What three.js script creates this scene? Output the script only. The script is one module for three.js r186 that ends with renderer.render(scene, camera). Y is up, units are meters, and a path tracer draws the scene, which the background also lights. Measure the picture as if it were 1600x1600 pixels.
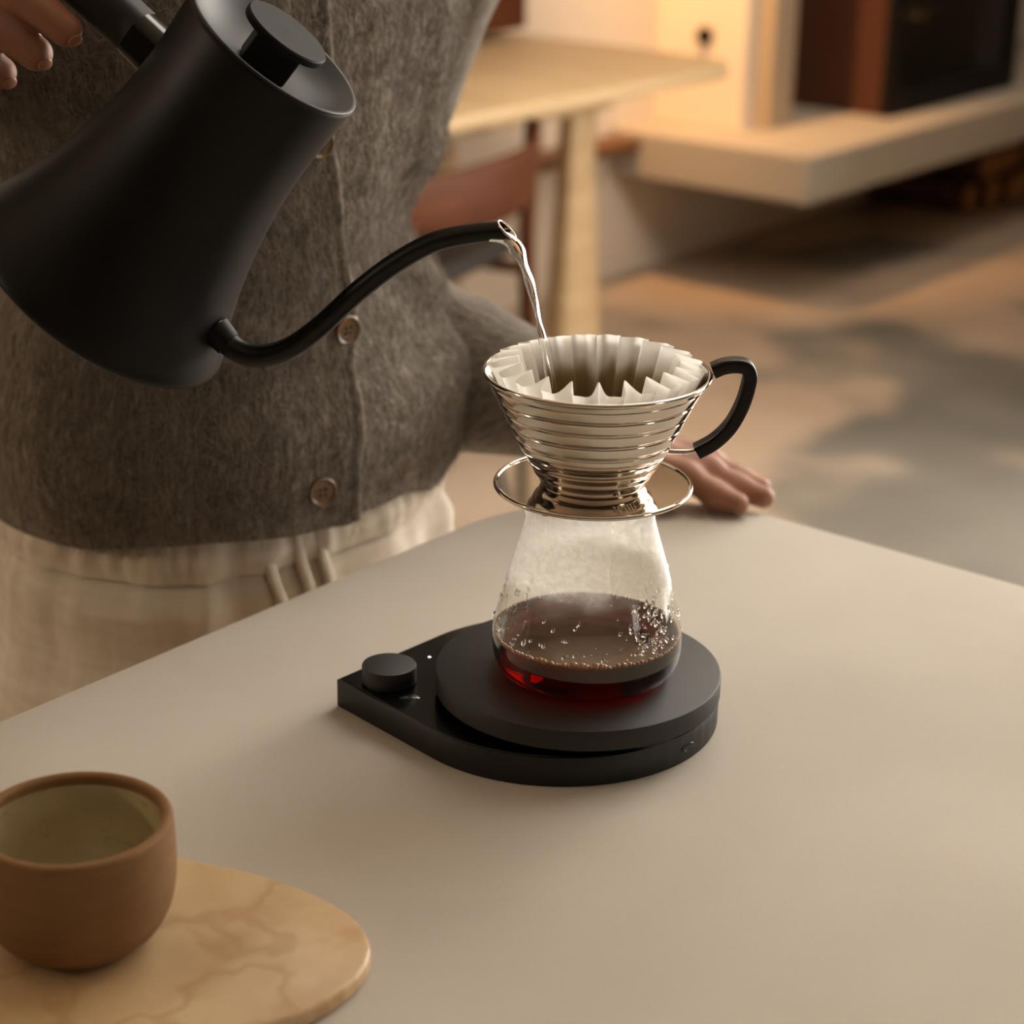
import * as THREE from 'three';
import { MarchingCubes } from 'three/addons/objects/MarchingCubes.js';
import { mergeGeometries, mergeVertices, toCreasedNormals } from 'three/addons/utils/BufferGeometryUtils.js';
import { RoundedBoxGeometry } from 'three/addons/geometries/RoundedBoxGeometry.js';
import { RectAreaLightUniformsLib } from 'three/addons/lights/RectAreaLightUniformsLib.js';

// ───────────────────────── camera, light, exposure ─────────────────────────
// World: y up, metres. +X runs across the worktop away from the person, -Z runs along the worktop to the far end of the room.
RectAreaLightUniformsLib.init();
const scene = new THREE.Scene();
scene.background = new THREE.Color(0.02, 0.02, 0.022);
const V = (x, y, z) => new THREE.Vector3(x, y, z);
const YAW = Math.atan2(0.622, 0.783), PITCH = THREE.MathUtils.degToRad(20.925), ROLL = THREE.MathUtils.degToRad(1.112);
const camera = new THREE.PerspectiveCamera(28.42, 1, 0.05, 60);
camera.position.set(0, 1.3972, 0);
camera.rotation.set(-PITCH, YAW, ROLL, 'YXZ');
camera.focus = 1.03;
camera.userData.fStop = 6.8;
const renderer = new THREE.WebGLRenderer({ antialias: true });
renderer.toneMapping = THREE.LinearToneMapping;
renderer.toneMappingExposure = 0.6;
renderer.shadowMap.enabled = true;

const KEY = { color: new THREE.Color(1.0, 0.955, 0.875), power: 3.1, w: 1.9, h: 1.2, at: [-0.75, 2.66, -2.4] };   // ceiling light over the far end of the worktop
const SIDE = { color: new THREE.Color(1.0, 0.95, 0.87), power: 3, w: 0.5, h: 1.1, at: [2.46, 1.55, -1.35] };      // narrow window beside the kitchen
const DAY = { color: new THREE.Color(1.0, 0.97, 0.92), power: 7, w: 2.4, h: 1.9, at: [-0.05, 1.35, -3.96] };      // wide window at the end of the kitchen, right of the frame
const WASH = { color: new THREE.Color(1.0, 0.53, 0.2), power: 33, at: [-2.95, 2.2, -3.75], aim: [-3.08, 0.78, -4.65] };  // warm wall washer over the hearth
const HEARTH = { color: new THREE.Color(1.0, 0.91, 0.79), power: 7, w: 0.8, h: 0.8, at: [-1.75, 2.66, -5.0] };   // ceiling light before the hearth
const ADDED_UPLIGHT = { color: new THREE.Color(1.0, 0.87, 0.7), power: 6, at: [-1.66, 1.8, -4.9], aim: [-2.9, 2.75, -4.0] };   // unseen uplighter added to brighten the ceiling that the flange mirrors
const FLOORLAMP = { color: new THREE.Color(1.0, 0.8, 0.58), power: 2.8, at: [-2.15, 1.55, 0.75] };   // reading lamp out of frame on the left
const ADDED_GLOBE = { color: new THREE.Color(1.0, 0.9, 0.76), power: 7, at: [-0.6, 1.3, -3.6] };   // added globe lamp, unseen right of the frame, brightens the far wall and floor
function areaLight(d, look) {
  const l = new THREE.RectAreaLight(d.color, d.power, d.w, d.h);
  l.position.set(...d.at); l.lookAt(...look); scene.add(l); return l;
}
for (const P of [KEY, HEARTH]) areaLight({ ...P, at: [P.at[0], P.at[1] - 0.02, P.at[2]] }, [P.at[0], 0, P.at[2] + 0.0001]);
areaLight({ ...SIDE, at: [SIDE.at[0] - 0.03, SIDE.at[1], SIDE.at[2]] }, [0, SIDE.at[1], SIDE.at[2]]);
areaLight({ ...DAY, at: [DAY.at[0], DAY.at[1], DAY.at[2] + 0.03] }, [DAY.at[0], DAY.at[1], 0]);

// ───────────────────────── helpers ─────────────────────────
let seed = 7;
const rnd = () => { seed = (seed + 0x6d2b79f5) | 0; let t = Math.imul(seed ^ (seed >>> 15), 1 | seed); t = (t + Math.imul(t ^ (t >>> 7), 61 | t)) ^ t; return ((t ^ (t >>> 14)) >>> 0) / 4294967296; };
const mixf = (a, b, t) => a + (b - a) * t;
const clamp = (x, a = 0, b = 1) => Math.min(b, Math.max(a, x));
const smooth = (a, b, x) => { const t = clamp((x - a) / (b - a)); return t * t * (3 - 2 * t); };
const hash = (x, y, s) => { let h = Math.imul(x, 374761393) ^ Math.imul(y, 668265263) ^ Math.imul(s, 974634541); h = Math.imul(h ^ (h >>> 13), 1274126177); return ((h ^ (h >>> 16)) >>> 0) / 4294967296; };
function noise(x, y, px, py, s) {                                     // value noise that repeats after px, py cells
  const xi = Math.floor(x), yi = Math.floor(y), u = x - xi, v = y - yi, m = (a, n) => ((a % n) + n) % n;
  const a = u * u * (3 - 2 * u), b = v * v * (3 - 2 * v), x0 = m(xi, px), x1 = m(xi + 1, px), y0 = m(yi, py), y1 = m(yi + 1, py);
  return mixf(mixf(hash(x0, y0, s), hash(x1, y0, s), a), mixf(hash(x0, y1, s), hash(x1, y1, s), a), b);
}
function fbm(u, v, fx, fy, oct, s) {                                  // u, v in 0..1
  let sum = 0, amp = 0.5, tot = 0;
  for (let o = 0; o < oct; o++) { sum += amp * noise(u * fx, v * fy, fx, fy, s + o * 17); tot += amp; amp *= 0.5; fx *= 2; fy *= 2; }
  return sum / tot;
}
function tex(n, f, { srgb = false, rep = [1, 1], m = n } = {}) {      // f(u, v) -> grey or [r, g, b] in 0..1
  const d = new Uint8Array(n * m * 4);
  for (let y = 0; y < m; y++) for (let x = 0; x < n; x++) {
    const c = f(x / n, y / m), k = (y * n + x) * 4, a = Array.isArray(c);
    d[k] = 255 * clamp(a ? c[0] : c); d[k + 1] = 255 * clamp(a ? c[1] : c); d[k + 2] = 255 * clamp(a ? c[2] : c); d[k + 3] = 255;
  }
  const t = new THREE.DataTexture(d, n, m); t.wrapS = t.wrapT = THREE.RepeatWrapping; t.magFilter = THREE.LinearFilter; t.minFilter = THREE.LinearMipmapLinearFilter; t.generateMipmaps = true;
  t.repeat.set(...rep); if (srgb) t.colorSpace = THREE.SRGBColorSpace; t.needsUpdate = true; return t;
}
const hex = (h) => { const c = new THREE.Color(h).convertLinearToSRGB(); return [c.r, c.g, c.b]; };   // sRGB triple 0..1
const lerp3 = (a, b, t) => [mixf(a[0], b[0], t), mixf(a[1], b[1], t), mixf(a[2], b[2], t)];
const std = (o) => new THREE.MeshStandardMaterial(o), phy = (o) => new THREE.MeshPhysicalMaterial(o);

const used = {};
const numbered = (n) => { const k = used[n] = (used[n] ?? -1) + 1; return k ? `${n}_${String(k).padStart(3, '0')}` : n; };
function place(o) { o.traverse((c) => { if (c.isMesh) { c.castShadow = c.receiveShadow = true; } }); return o; }
function thing(name, label, category, pos = [0, 0, 0], turn = 0, group) {
  const g = new THREE.Group(); g.name = numbered(name); g.position.set(...pos); g.rotation.y = turn;
  g.userData = { label, category }; if (group) g.userData.group = group; scene.add(g); return g;
}
function tag(o, label, category, group) { o.userData = { label, category }; if (group) o.userData.group = group; return o; }
function part(name, geo, mat, parent, label) {
  const m = new THREE.Mesh(geo, mat); m.name = name; m.castShadow = m.receiveShadow = true; parent.add(m); if (label) m.userData.label = label; return m;
}
function mesh(name, geo, mat) { const m = part(numbered(name), geo, mat, scene); return m; }
function struct(name, geo, mat, label) { const m = part(numbered(name), geo, mat, scene); m.userData = { kind: 'structure', label }; return m; }
function merge(list) { return mergeGeometries(list.map((g) => { g = g.index ? g.toNonIndexed() : g; for (const k of Object.keys(g.attributes)) if (!['position', 'normal', 'uv'].includes(k)) g.deleteAttribute(k); return g; })); }
function boxUV(g, s = 1) {                                            // uv in metres by the face's main direction
  g = g.index ? g.toNonIndexed() : g; const p = g.attributes.position, n = g.attributes.normal, uv = new Float32Array(p.count * 2);
  for (let i = 0; i < p.count; i++) {
    const ax = Math.abs(n.getX(i)), ay = Math.abs(n.getY(i)), az = Math.abs(n.getZ(i));
    const [u, v] = ay >= ax && ay >= az ? [p.getX(i), p.getZ(i)] : ax >= az ? [p.getZ(i), p.getY(i)] : [p.getX(i), p.getY(i)];
    uv[2 * i] = u * s; uv[2 * i + 1] = v * s;
  }
  g.setAttribute('uv', new THREE.BufferAttribute(uv, 2)); return g;
}
function box(x0, x1, y0, y1, z0, z1, r = 0) {
  const g = r ? new RoundedBoxGeometry(x1 - x0, y1 - y0, z1 - z0, 3, r) : new THREE.BoxGeometry(x1 - x0, y1 - y0, z1 - z0);
  g.translate((x0 + x1) / 2, (y0 + y1) / 2, (z0 + z1) / 2); return boxUV(g);
}
function grid(nu, nv, f, { closeU = false, uvf } = {}) {              // a surface f(u, v) -> [x, y, z]
  const pos = [], uv = [], idx = [], w = nu + 1;
  for (let j = 0; j <= nv; j++) for (let i = 0; i <= nu; i++) { const u = i / nu, v = j / nv; pos.push(...f(u, v)); uv.push(...(uvf ? uvf(u, v) : [u, v])); }
  for (let j = 0; j < nv; j++) for (let i = 0; i < nu; i++) { const a = j * w + i; idx.push(a, a + 1, a + w, a + 1, a + w + 1, a + w); }
  const g = new THREE.BufferGeometry();
  g.setAttribute('position', new THREE.Float32BufferAttribute(pos, 3)); g.setAttribute('uv', new THREE.Float32BufferAttribute(uv, 2)); g.setIndex(idx); g.computeVertexNormals();
  if (closeU) { const n = g.attributes.normal; for (let j = 0; j <= nv; j++) { const a = j * w, b = a + nu, s = V(n.getX(a) + n.getX(b), n.getY(a) + n.getY(b), n.getZ(a) + n.getZ(b)).normalize(); n.setXYZ(a, s.x, s.y, s.z); n.setXYZ(b, s.x, s.y, s.z); } }
  return g;
}
const pts2 = (a) => a.map(([x, y]) => new THREE.Vector2(x, y));
const lathe = (profile, seg = 96) => new THREE.LatheGeometry(pts2(profile), seg);
function latheSharp(profile, seg = 96, crease = 0.6) {              // a lathe whose profile keeps its corners sharper than crease
  const P = pts2(profile).filter((p, i, a) => !i || p.distanceTo(a[i - 1]) > 1e-7), N = [], pos = [], nor = [], uv = [], idx = [], w = seg + 1; let len = 0;
  for (let i = 0; i + 1 < P.length; i++) N.push(new THREE.Vector2(P[i + 1].y - P[i].y, P[i].x - P[i + 1].x).normalize());
  const at = (i, j) => { if (j < 0 || j >= N.length) return N[i]; return N[i].angleTo(N[j]) < crease ? N[i].clone().add(N[j]).normalize() : N[i]; };
  for (let i = 0; i < N.length; i++) {
    const b = pos.length / 3, l = P[i].distanceTo(P[i + 1]);
    for (const [p, n, v] of [[P[i], at(i, i - 1), len], [P[i + 1], at(i, i + 1), len + l]]) for (let k = 0; k <= seg; k++) { const a = (k / seg) * Math.PI * 2, s = Math.sin(a), c = Math.cos(a); pos.push(p.x * s, p.y, p.x * c); nor.push(n.x * s, n.y, n.x * c); uv.push(k / seg, v); }
    for (let k = 0; k < seg; k++) { if (P[i + 1].x > 1e-9) idx.push(b + k + 1, b + k + 1 + w, b + k + w); if (P[i].x > 1e-9) idx.push(b + k, b + k + 1, b + k + w); }
    len += l;
  }
  const g = new THREE.BufferGeometry(); g.setAttribute('position', new THREE.Float32BufferAttribute(pos, 3)); g.setAttribute('normal', new THREE.Float32BufferAttribute(nor, 3)); g.setAttribute('uv', new THREE.Float32BufferAttribute(uv, 2)); g.setIndex(idx); return g;
}
const curve = (pts, closed = false, t = 0.5) => new THREE.CatmullRomCurve3(pts.map((p) => V(...p)), closed, 'centripetal', t);
function sweep(path, radius, nl, nr, { cap = true, shape, upHint = V(0, 1, 0.001) } = {}) {   // tube of radius(t); shape(angle) scales the ring
  const pos = [], uv = [], idx = [], w = nr + 1, len = path.getLength(); let up = upHint.clone();
  for (let j = 0; j <= nl; j++) {
    const t = j / nl, p = path.getPointAt(t), tg = path.getTangentAt(t), sd = V().crossVectors(tg, up).normalize(); up = V().crossVectors(sd, tg).normalize();
    const r = radius(t);
    for (let i = 0; i <= nr; i++) { const a = (i / nr) * Math.PI * 2, s = shape ? shape(a, t) : [Math.cos(a), Math.sin(a)]; const q = p.clone().addScaledVector(sd, s[0] * r).addScaledVector(up, s[1] * r); pos.push(q.x, q.y, q.z); uv.push((i / nr) * Math.PI * 2 * r, t * len); }
  }
  for (let j = 0; j < nl; j++) for (let i = 0; i < nr; i++) { const a = j * w + i; idx.push(a, a + 1, a + w, a + 1, a + w + 1, a + w); }
  if (cap) for (const [j, flip] of [[0, 1], [nl, 0]]) {
    const c = pos.length / 3, p = path.getPointAt(j / nl); pos.push(p.x, p.y, p.z); uv.push(0, 0);
    const b = pos.length / 3; for (let i = 0; i <= nr; i++) { const k = (j * w + i) * 3; pos.push(pos[k], pos[k + 1], pos[k + 2]); uv.push(0, 0); }
    for (let i = 0; i < nr; i++) flip ? idx.push(c, b + i + 1, b + i) : idx.push(c, b + i, b + i + 1);
  }
  const g = new THREE.BufferGeometry();
  g.setAttribute('position', new THREE.Float32BufferAttribute(pos, 3)); g.setAttribute('uv', new THREE.Float32BufferAttribute(uv, 2)); g.setIndex(idx); g.computeVertexNormals();
  const n = g.attributes.normal; for (let j = 0; j <= nl; j++) { const a = j * w, b = a + nr, s = V(n.getX(a) + n.getX(b), n.getY(a) + n.getY(b), n.getZ(a) + n.getZ(b)).normalize(); n.setXYZ(a, s.x, s.y, s.z); n.setXYZ(b, s.x, s.y, s.z); }
  return g;
}
const roundRect = (hw, hh, k = 5) => (a) => { const c = Math.cos(a), s = Math.sin(a), q = Math.pow(Math.pow(Math.abs(c) / hw, k) + Math.pow(Math.abs(s) / hh, k), -1 / k); return [c * q, s * q]; };
function plate(shape, depth, bevel = 0.001, segs = 3, curveSegs = 48) {   // an outline in (x, -z) raised from y = 0 to depth
  const g = new THREE.ExtrudeGeometry(shape, { depth: depth - 2 * bevel, bevelEnabled: bevel > 0, bevelThickness: bevel, bevelSize: bevel, bevelOffset: -bevel, bevelSegments: segs, curveSegments: curveSegs });
  g.translate(0, 0, bevel); g.rotateX(-Math.PI / 2); return boxUV(toCreasedNormals(g, 0.5));
}
// a smooth union of tapered capsules [a, ra, b, rb], meshed on a grid of n cells
function blob(bones, n, k, pad = 0.02) {
  const lo = V(1e9, 1e9, 1e9), hi = V(-1e9, -1e9, -1e9);
  for (const [a, ra, b, rb] of bones) for (const [p, r] of [[a, ra], [b, rb]]) { lo.min(V(p[0] - r, p[1] - r, p[2] - r)); hi.max(V(p[0] + r, p[1] + r, p[2] + r)); }
  const c = lo.clone().add(hi).multiplyScalar(0.5), half = Math.max(hi.x - lo.x, hi.y - lo.y, hi.z - lo.z) / 2 + pad;
  const mc = new MarchingCubes(n, new THREE.MeshBasicMaterial(), false, false, 400000); mc.isolation = 0;
  const hs = n / 2;
  const pre = bones.map(([a, ra, b, rb]) => { const d = [b[0] - a[0], b[1] - a[1], b[2] - a[2]]; return { a, ra, rb, d, l: d[0] ** 2 + d[1] ** 2 + d[2] ** 2 || 1e-9 }; });
  for (let z = 0; z < n; z++) for (let y = 0; y < n; y++) for (let x = 0; x < n; x++) {
    const px = c.x + ((x - hs) / hs) * half, py = c.y + ((y - hs) / hs) * half, pz = c.z + ((z - hs) / hs) * half; let f = 1e3;
    for (const B of pre) {
      const ax = px - B.a[0], ay = py - B.a[1], az = pz - B.a[2], t = clamp((ax * B.d[0] + ay * B.d[1] + az * B.d[2]) / B.l);
      const q = Math.hypot(ax - t * B.d[0], ay - t * B.d[1], az - t * B.d[2]) - mixf(B.ra, B.rb, t);
      const h = Math.max(k - Math.abs(f - q), 0) / k; f = Math.min(f, q) - h * h * k * 0.25;
    }
    mc.field[x + y * n + z * n * n] = -f;
  }
  mc.update();
  const cnt = mc.count, P = new Float32Array(cnt * 3), N = new Float32Array(cnt * 3);
  for (let i = 0; i < cnt; i++) { for (let k2 = 0; k2 < 3; k2++) { P[3 * i + k2] = [c.x, c.y, c.z][k2] + mc.positionArray[3 * i + k2] * half; } const nx = V(mc.normalArray[3 * i], mc.normalArray[3 * i + 1], mc.normalArray[3 * i + 2]).normalize(); N[3 * i] = nx.x; N[3 * i + 1] = nx.y; N[3 * i + 2] = nx.z; }
  const g = new THREE.BufferGeometry(); g.setAttribute('position', new THREE.BufferAttribute(P, 3)); g.setAttribute('normal', new THREE.BufferAttribute(N, 3)); g.setAttribute('uv', new THREE.BufferAttribute(new Float32Array(cnt * 2), 2));
  return g;
}

// ───────────────────────── materials ─────────────────────────
const grain = tex(512, (u, v) => 0.35 + 0.3 * fbm(u, v, 8, 8, 4, 3) + 0.35 * hash(Math.floor(u * 512), Math.floor(v * 512), 9));
const topColor = tex(1024, (u, v) => { const a = fbm(u, v, 5, 5, 5, 21), b = hash(Math.floor(u * 1024), Math.floor(v * 1024), 4); return lerp3(hex('#aea69a'), hex('#bcb5aa'), 0.5 + (a - 0.5) * 1.1 + (b - 0.5) * 0.28); }, { srgb: true, rep: [1.7, 1.7] });
const topRough = tex(512, (u, v) => 0.78 + 0.2 * fbm(u, v, 6, 6, 4, 31), { rep: [2, 2] });
const floorColor = tex(1024, (u, v) => {
  const a = fbm(u, v, 7, 7, 4, 2209), b = fbm(u, v, 14, 14, 4, 43), c = hash(Math.floor(u * 1024), Math.floor(v * 1024), 5);
  const warm = lerp3(hex('#a5907c'), hex('#bba894'), b); const cool = lerp3(hex('#625f5a'), hex('#7d786f'), b);
  return lerp3(warm, cool, clamp(smooth(0.42, 0.62, a) + (c - 0.5) * 0.06));
}, { srgb: true, rep: [0.3, 0.3] });
const woodTex = (c1, c2, s, rep) => tex(512, (u, v) => { const w = fbm(u, v, 3, 24, 4, s), f = fbm(u, v, 8, 128, 2, s + 5); return lerp3(hex(c1), hex(c2), clamp(0.5 + (w - 0.5) * 1.5 + (f - 0.5) * 0.5)); }, { srgb: true, rep });
const M = {
  wall: std({ color: '#dacebe', roughness: 0.95 }),
  darkWall: std({ color: '#3b322a', roughness: 0.9 }),
  ceiling: std({ color: '#d8cbb8', roughness: 0.95 }),
  stone: std({ color: '#a89d8e', roughness: 0.85, bumpMap: grain, bumpScale: 0.0004 }),
  floor: std({ map: floorColor, roughness: 0.42, bumpMap: grain, bumpScale: 0.0002 }),
  top: std({ map: topColor, roughness: 1, roughnessMap: topRough, bumpMap: grain, bumpScale: 0.00006 }),
  cabinet: std({ map: woodTex('#a98a66', '#c2a47e', 61, [1, 1]), roughness: 0.6 }),
  oak: std({ map: woodTex('#b0936c', '#c4aa83', 62, [1, 1]), roughness: 0.55 }),
  walnut: phy({ map: woodTex('#41200c', '#5a3016', 63, [2, 2]), roughness: 0.6, specularIntensity: 0.4 }),
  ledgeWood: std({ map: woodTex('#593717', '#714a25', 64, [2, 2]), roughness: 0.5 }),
  leather: std({ color: '#2a2725', roughness: 0.45 }),
  blackSatin: phy({ color: '#0e0d0c', roughness: 0.5, bumpMap: grain, bumpScale: 0.00002 }),
  blackGloss: phy({ color: '#0b0b0b', roughness: 0.16 }),
  platter: phy({ color: '#1b1817', roughness: 0.52, bumpMap: grain, bumpScale: 0.00002 }),
  kettle: phy({ color: '#0a0908', roughness: 0.46, specularIntensity: 0.45 }),
  lid: phy({ color: '#1a1a19', roughness: 0.5, specularIntensity: 0.8 }),
  lidKnob: phy({ color: '#191918', roughness: 0.6, specularIntensity: 0.35 }),
  spout: phy({ color: '#0b0a0a', roughness: 0.38, specularIntensity: 0.7 }),
  grip: phy({ color: '#1b1c1d', roughness: 0.6 }),
  steel: std({ color: '#d2c9bf', metalness: 1, roughness: 0.11 }),
  mirror: std({ color: '#d6cdc3', metalness: 1, roughness: 0.05 }),
  brass: std({ color: '#8a6a3a', metalness: 0.2, roughness: 0.4 }),
  plastic: phy({ color: '#120906', roughness: 0.34, specularIntensity: 0.6 }),
  led: std({ color: '#ffffff', emissive: new THREE.Color(0.75, 0.85, 1), emissiveIntensity: 2.2 }),
  brownPanel: std({ color: '#4a2410', roughness: 0.8, bumpMap: grain, bumpScale: 0.0005 }),
  ironBlack: phy({ color: '#0e0d0b', roughness: 0.6, specularIntensity: 0.4 }),
  pane: phy({ color: '#ffffff', roughness: 0.02, transmission: 1, thickness: 0, ior: 1.5 }),
};
const dark = { ...M };

// ───────────────────────── the room ─────────────────────────
const XW = -3.22, XE = 2.5, ZN = -4.0, ZF = -8.2, XA = -1.32, ZS = 2.6, HC = 2.7;
struct('floor', box(XW - 0.2, XE + 0.2, -0.2, 0, ZF - 0.2, ZS + 0.2), M.floor, 'polished concrete floor with warm and grey patches');
struct('wall_west', box(XW - 0.2, XW, 0, HC, ZF, ZS), M.wall, 'beige plaster wall behind the dining table and hearth');
struct('wall_south', box(XW - 0.2, XE + 0.2, 0, HC, ZS, ZS + 0.2), M.darkWall, 'dark painted wall behind the camera');
struct('wall_alcove', merge([box(XW - 0.2, XA, 0, HC, ZF - 0.2, ZF), box(XA - 0.2, XA, 0, HC, ZF, ZN - 0.2)]), M.wall, 'plaster walls of the hearth alcove');
// north and east walls, each with a window opening
for (const [W, wall, text, n, look, win] of [[DAY, 'wall_north', 'plaster wall at the end of the kitchen with a wide window', 3, M.wall, 'wide oak framed window'], [SIDE, 'wall_east', 'dark painted wall with a narrow window', 1, M.darkWall, 'narrow oak framed window']]) {
  const east = wall === 'wall_east', c = east ? W.at[2] : W.at[0], lo = c - W.w / 2, hi = c + W.w / 2, y0 = W.at[1] - W.h / 2, y1 = W.at[1] + W.h / 2, [e0, e1] = east ? [ZN, ZS] : [XA - 0.2, XE + 0.2];
  const B = (a0, a1, b0, b1, d0, d1) => (east ? box(XE + d0, XE + d1, b0, b1, a0, a1) : box(a0, a1, b0, b1, ZN - d1, ZN - d0));
  struct(wall, merge([B(e0, lo, 0, HC, 0, 0.2), B(hi, e1, 0, HC, 0, 0.2), B(lo, hi, 0, y0, 0, 0.2), B(lo, hi, y1, HC, 0, 0.2)]), look, text);
  const bars = [B(lo, hi, y0, y0 + 0.04, 0.02, 0.08), B(lo, hi, y1 - 0.04, y1, 0.02, 0.08)];
  for (let k = 0; k <= n; k++) { const m = mixf(lo + 0.02, hi - 0.02, k / n); bars.push(B(m - 0.02, m + 0.02, y0, y1, 0.02, 0.08)); }
  const w = struct(`window_${east ? 2 : 1}`, merge(bars), M.oak, win);
  for (let k = 0; k < n; k++) part('window_pane', B(mixf(lo, hi, k / n) + 0.03, mixf(lo, hi, (k + 1) / n) - 0.03, y0 + 0.04, y1 - 0.04, 0.045, 0.055), std({ color: '#ffffff', roughness: 0.6, emissive: W.color, emissiveIntensity: W.power }), w, 'daylit frosted pane');
}
struct('ceiling', box(XW - 0.2, XE + 0.2, HC, HC + 0.2, ZF - 0.2, ZS + 0.2), M.ceiling, 'pale plaster ceiling');
for (const [L, label] of [[KEY, 'large square ceiling light over the far end of the worktop'], [HEARTH, 'smaller square ceiling light between dining table and hearth']]) {
  const [x, , z] = L.at, t = thing('ceiling_light_panel', label, 'lamp', [x, HC, z]);
  const a = L.w / 2 + 0.03, b = L.h / 2 + 0.03;
  part('frame', merge([box(-a, a, -0.03, 0, -b, -b + 0.03), box(-a, a, -0.03, 0, b - 0.03, b), box(-a, -a + 0.03, -0.03, 0, -b, b), box(a - 0.03, a, -0.03, 0, -b, b)]), M.ceiling, t);
  part('diffuser', box(-a + 0.03, a - 0.03, -0.02, -0.001, -b + 0.03, b - 0.03), std({ color: '#ffffff', emissive: L.color, emissiveIntensity: L.power }), t, 'glowing diffuser');
}
{ // added uplighter: an open bowl on the alcove's side wall
  const [x, y, z] = ADDED_UPLIGHT.at, t = thing('added_uplight', 'added plaster bowl uplighter on the side wall of the alcove', 'lamp', [x, y, z]);
  part('bowl', lathe([[0.02, -0.09], [0.07, -0.06], [0.1, -0.01], [0.094, -0.01], [0.066, -0.054], [0, -0.08]], 48), M.ceiling, t);
  part('bracket', box(0.06, XA - 0.2 - x, -0.05, -0.01, -0.02, 0.02), M.ceiling, t);
  part('bulb', new THREE.SphereGeometry(0.03, 24, 16).translate(0, -0.02, 0), std({ color: '#fff', emissive: ADDED_UPLIGHT.color, emissiveIntensity: 6 }), t);
  const l = new THREE.SpotLight(ADDED_UPLIGHT.color, ADDED_UPLIGHT.power, 0, 0.95, 0.7, 2); l.position.set(x, y - 0.02, z); l.target.position.set(...ADDED_UPLIGHT.aim); l.castShadow = true; l.shadow.radius = 3; scene.add(l, l.target);
}
for (const [L, r, soft, label] of [[FLOORLAMP, 0.06, 3, 'slim black floor lamp with a small glowing globe in the corner left of the worktop'], [ADDED_GLOBE, 0.11, 10, 'added black floor lamp with a large glowing globe in front of the wide window']]) {
  const [x, y, z] = L.at, t = thing('floor_lamp', label, 'lamp', [x, 0, z]);
  part('base', latheSharp([[0, 0], [0.1, 0], [0.1, 0.015], [0.012, 0.025], [0, 0.025]], 48, 0.5), M.ironBlack, t);
  part('pole', new THREE.CylinderGeometry(0.008, 0.008, y - 0.02 - r, 16).translate(0, (y - 0.02 - r) / 2 + 0.02, 0), M.ironBlack, t);
  part('globe', new THREE.SphereGeometry(r, 32, 20).translate(0, y, 0), std({ color: '#fff', emissive: L.color, emissiveIntensity: 5 }), t, 'glowing glass globe');
  const l = new THREE.PointLight(L.color, L.power, 0, 2); l.position.set(x, y, z); l.castShadow = true; l.shadow.radius = soft; scene.add(l);
}
// chimney breast beside the hearth: its near side is the lit wall
struct('wall_chimney', merge([box(XW, -2.93, 0.42, HC, -4.83, -4.65)]), M.wall, 'plaster pier standing on the hearth slab');
struct('trim_1', box(-2.93, -2.885, 0.42, HC, -4.83, -4.715, 0.004), std({ color: '#ab9a84', roughness: 0.9 }), 'stone edge of the pier, coloured darker in place of shade');  // edge colour darkened to stand in for an unlit face of the pier
{ // wall washer on the ceiling
  const t = thing('wall_washer_lamp', 'small ceiling spotlight over the hearth slab', 'lamp', WASH.at);
  part('lamp_housing', lathe([[0.028, -0.02], [0.04, -0.02], [0.04, 0.1], [0.012, 0.1], [0.012, HC - WASH.at[1]]], 32), M.ironBlack, t);
  part('bulb', new THREE.SphereGeometry(0.026, 24, 16), std({ color: '#fff', emissive: WASH.color, emissiveIntensity: 6 }), t);
  const l = new THREE.SpotLight(WASH.color, WASH.power, 0, 0.42, 0.8, 2); l.position.set(WASH.at[0], WASH.at[1] - 0.045, WASH.at[2]); l.target.position.set(...WASH.aim); l.castShadow = true; l.shadow.radius = 2; scene.add(l, l.target);
}
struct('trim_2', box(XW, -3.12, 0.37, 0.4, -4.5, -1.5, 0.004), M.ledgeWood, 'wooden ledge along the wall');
tag(mesh('hearth_slab', box(XW, -2.6, 0.298, 0.42, -8.2, -4.452, 0.006), M.stone), 'long pale stone hearth slab floating along the wall', 'hearth');
{
  const t = thing('wall_switch', 'small round black switch on the glowing wall', 'switch', [-3.06, 0.66, -4.65]);
  part('switch_plate', new THREE.CylinderGeometry(0.024, 0.024, 0.008, 32).rotateX(Math.PI / 2).translate(0, 0, 0.004), M.ironBlack, t);
  part('switch_knob', new THREE.CylinderGeometry(0.012, 0.013, 0.02, 24).rotateX(Math.PI / 2).translate(0, 0, 0.018), M.ironBlack, t);
}
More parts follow.
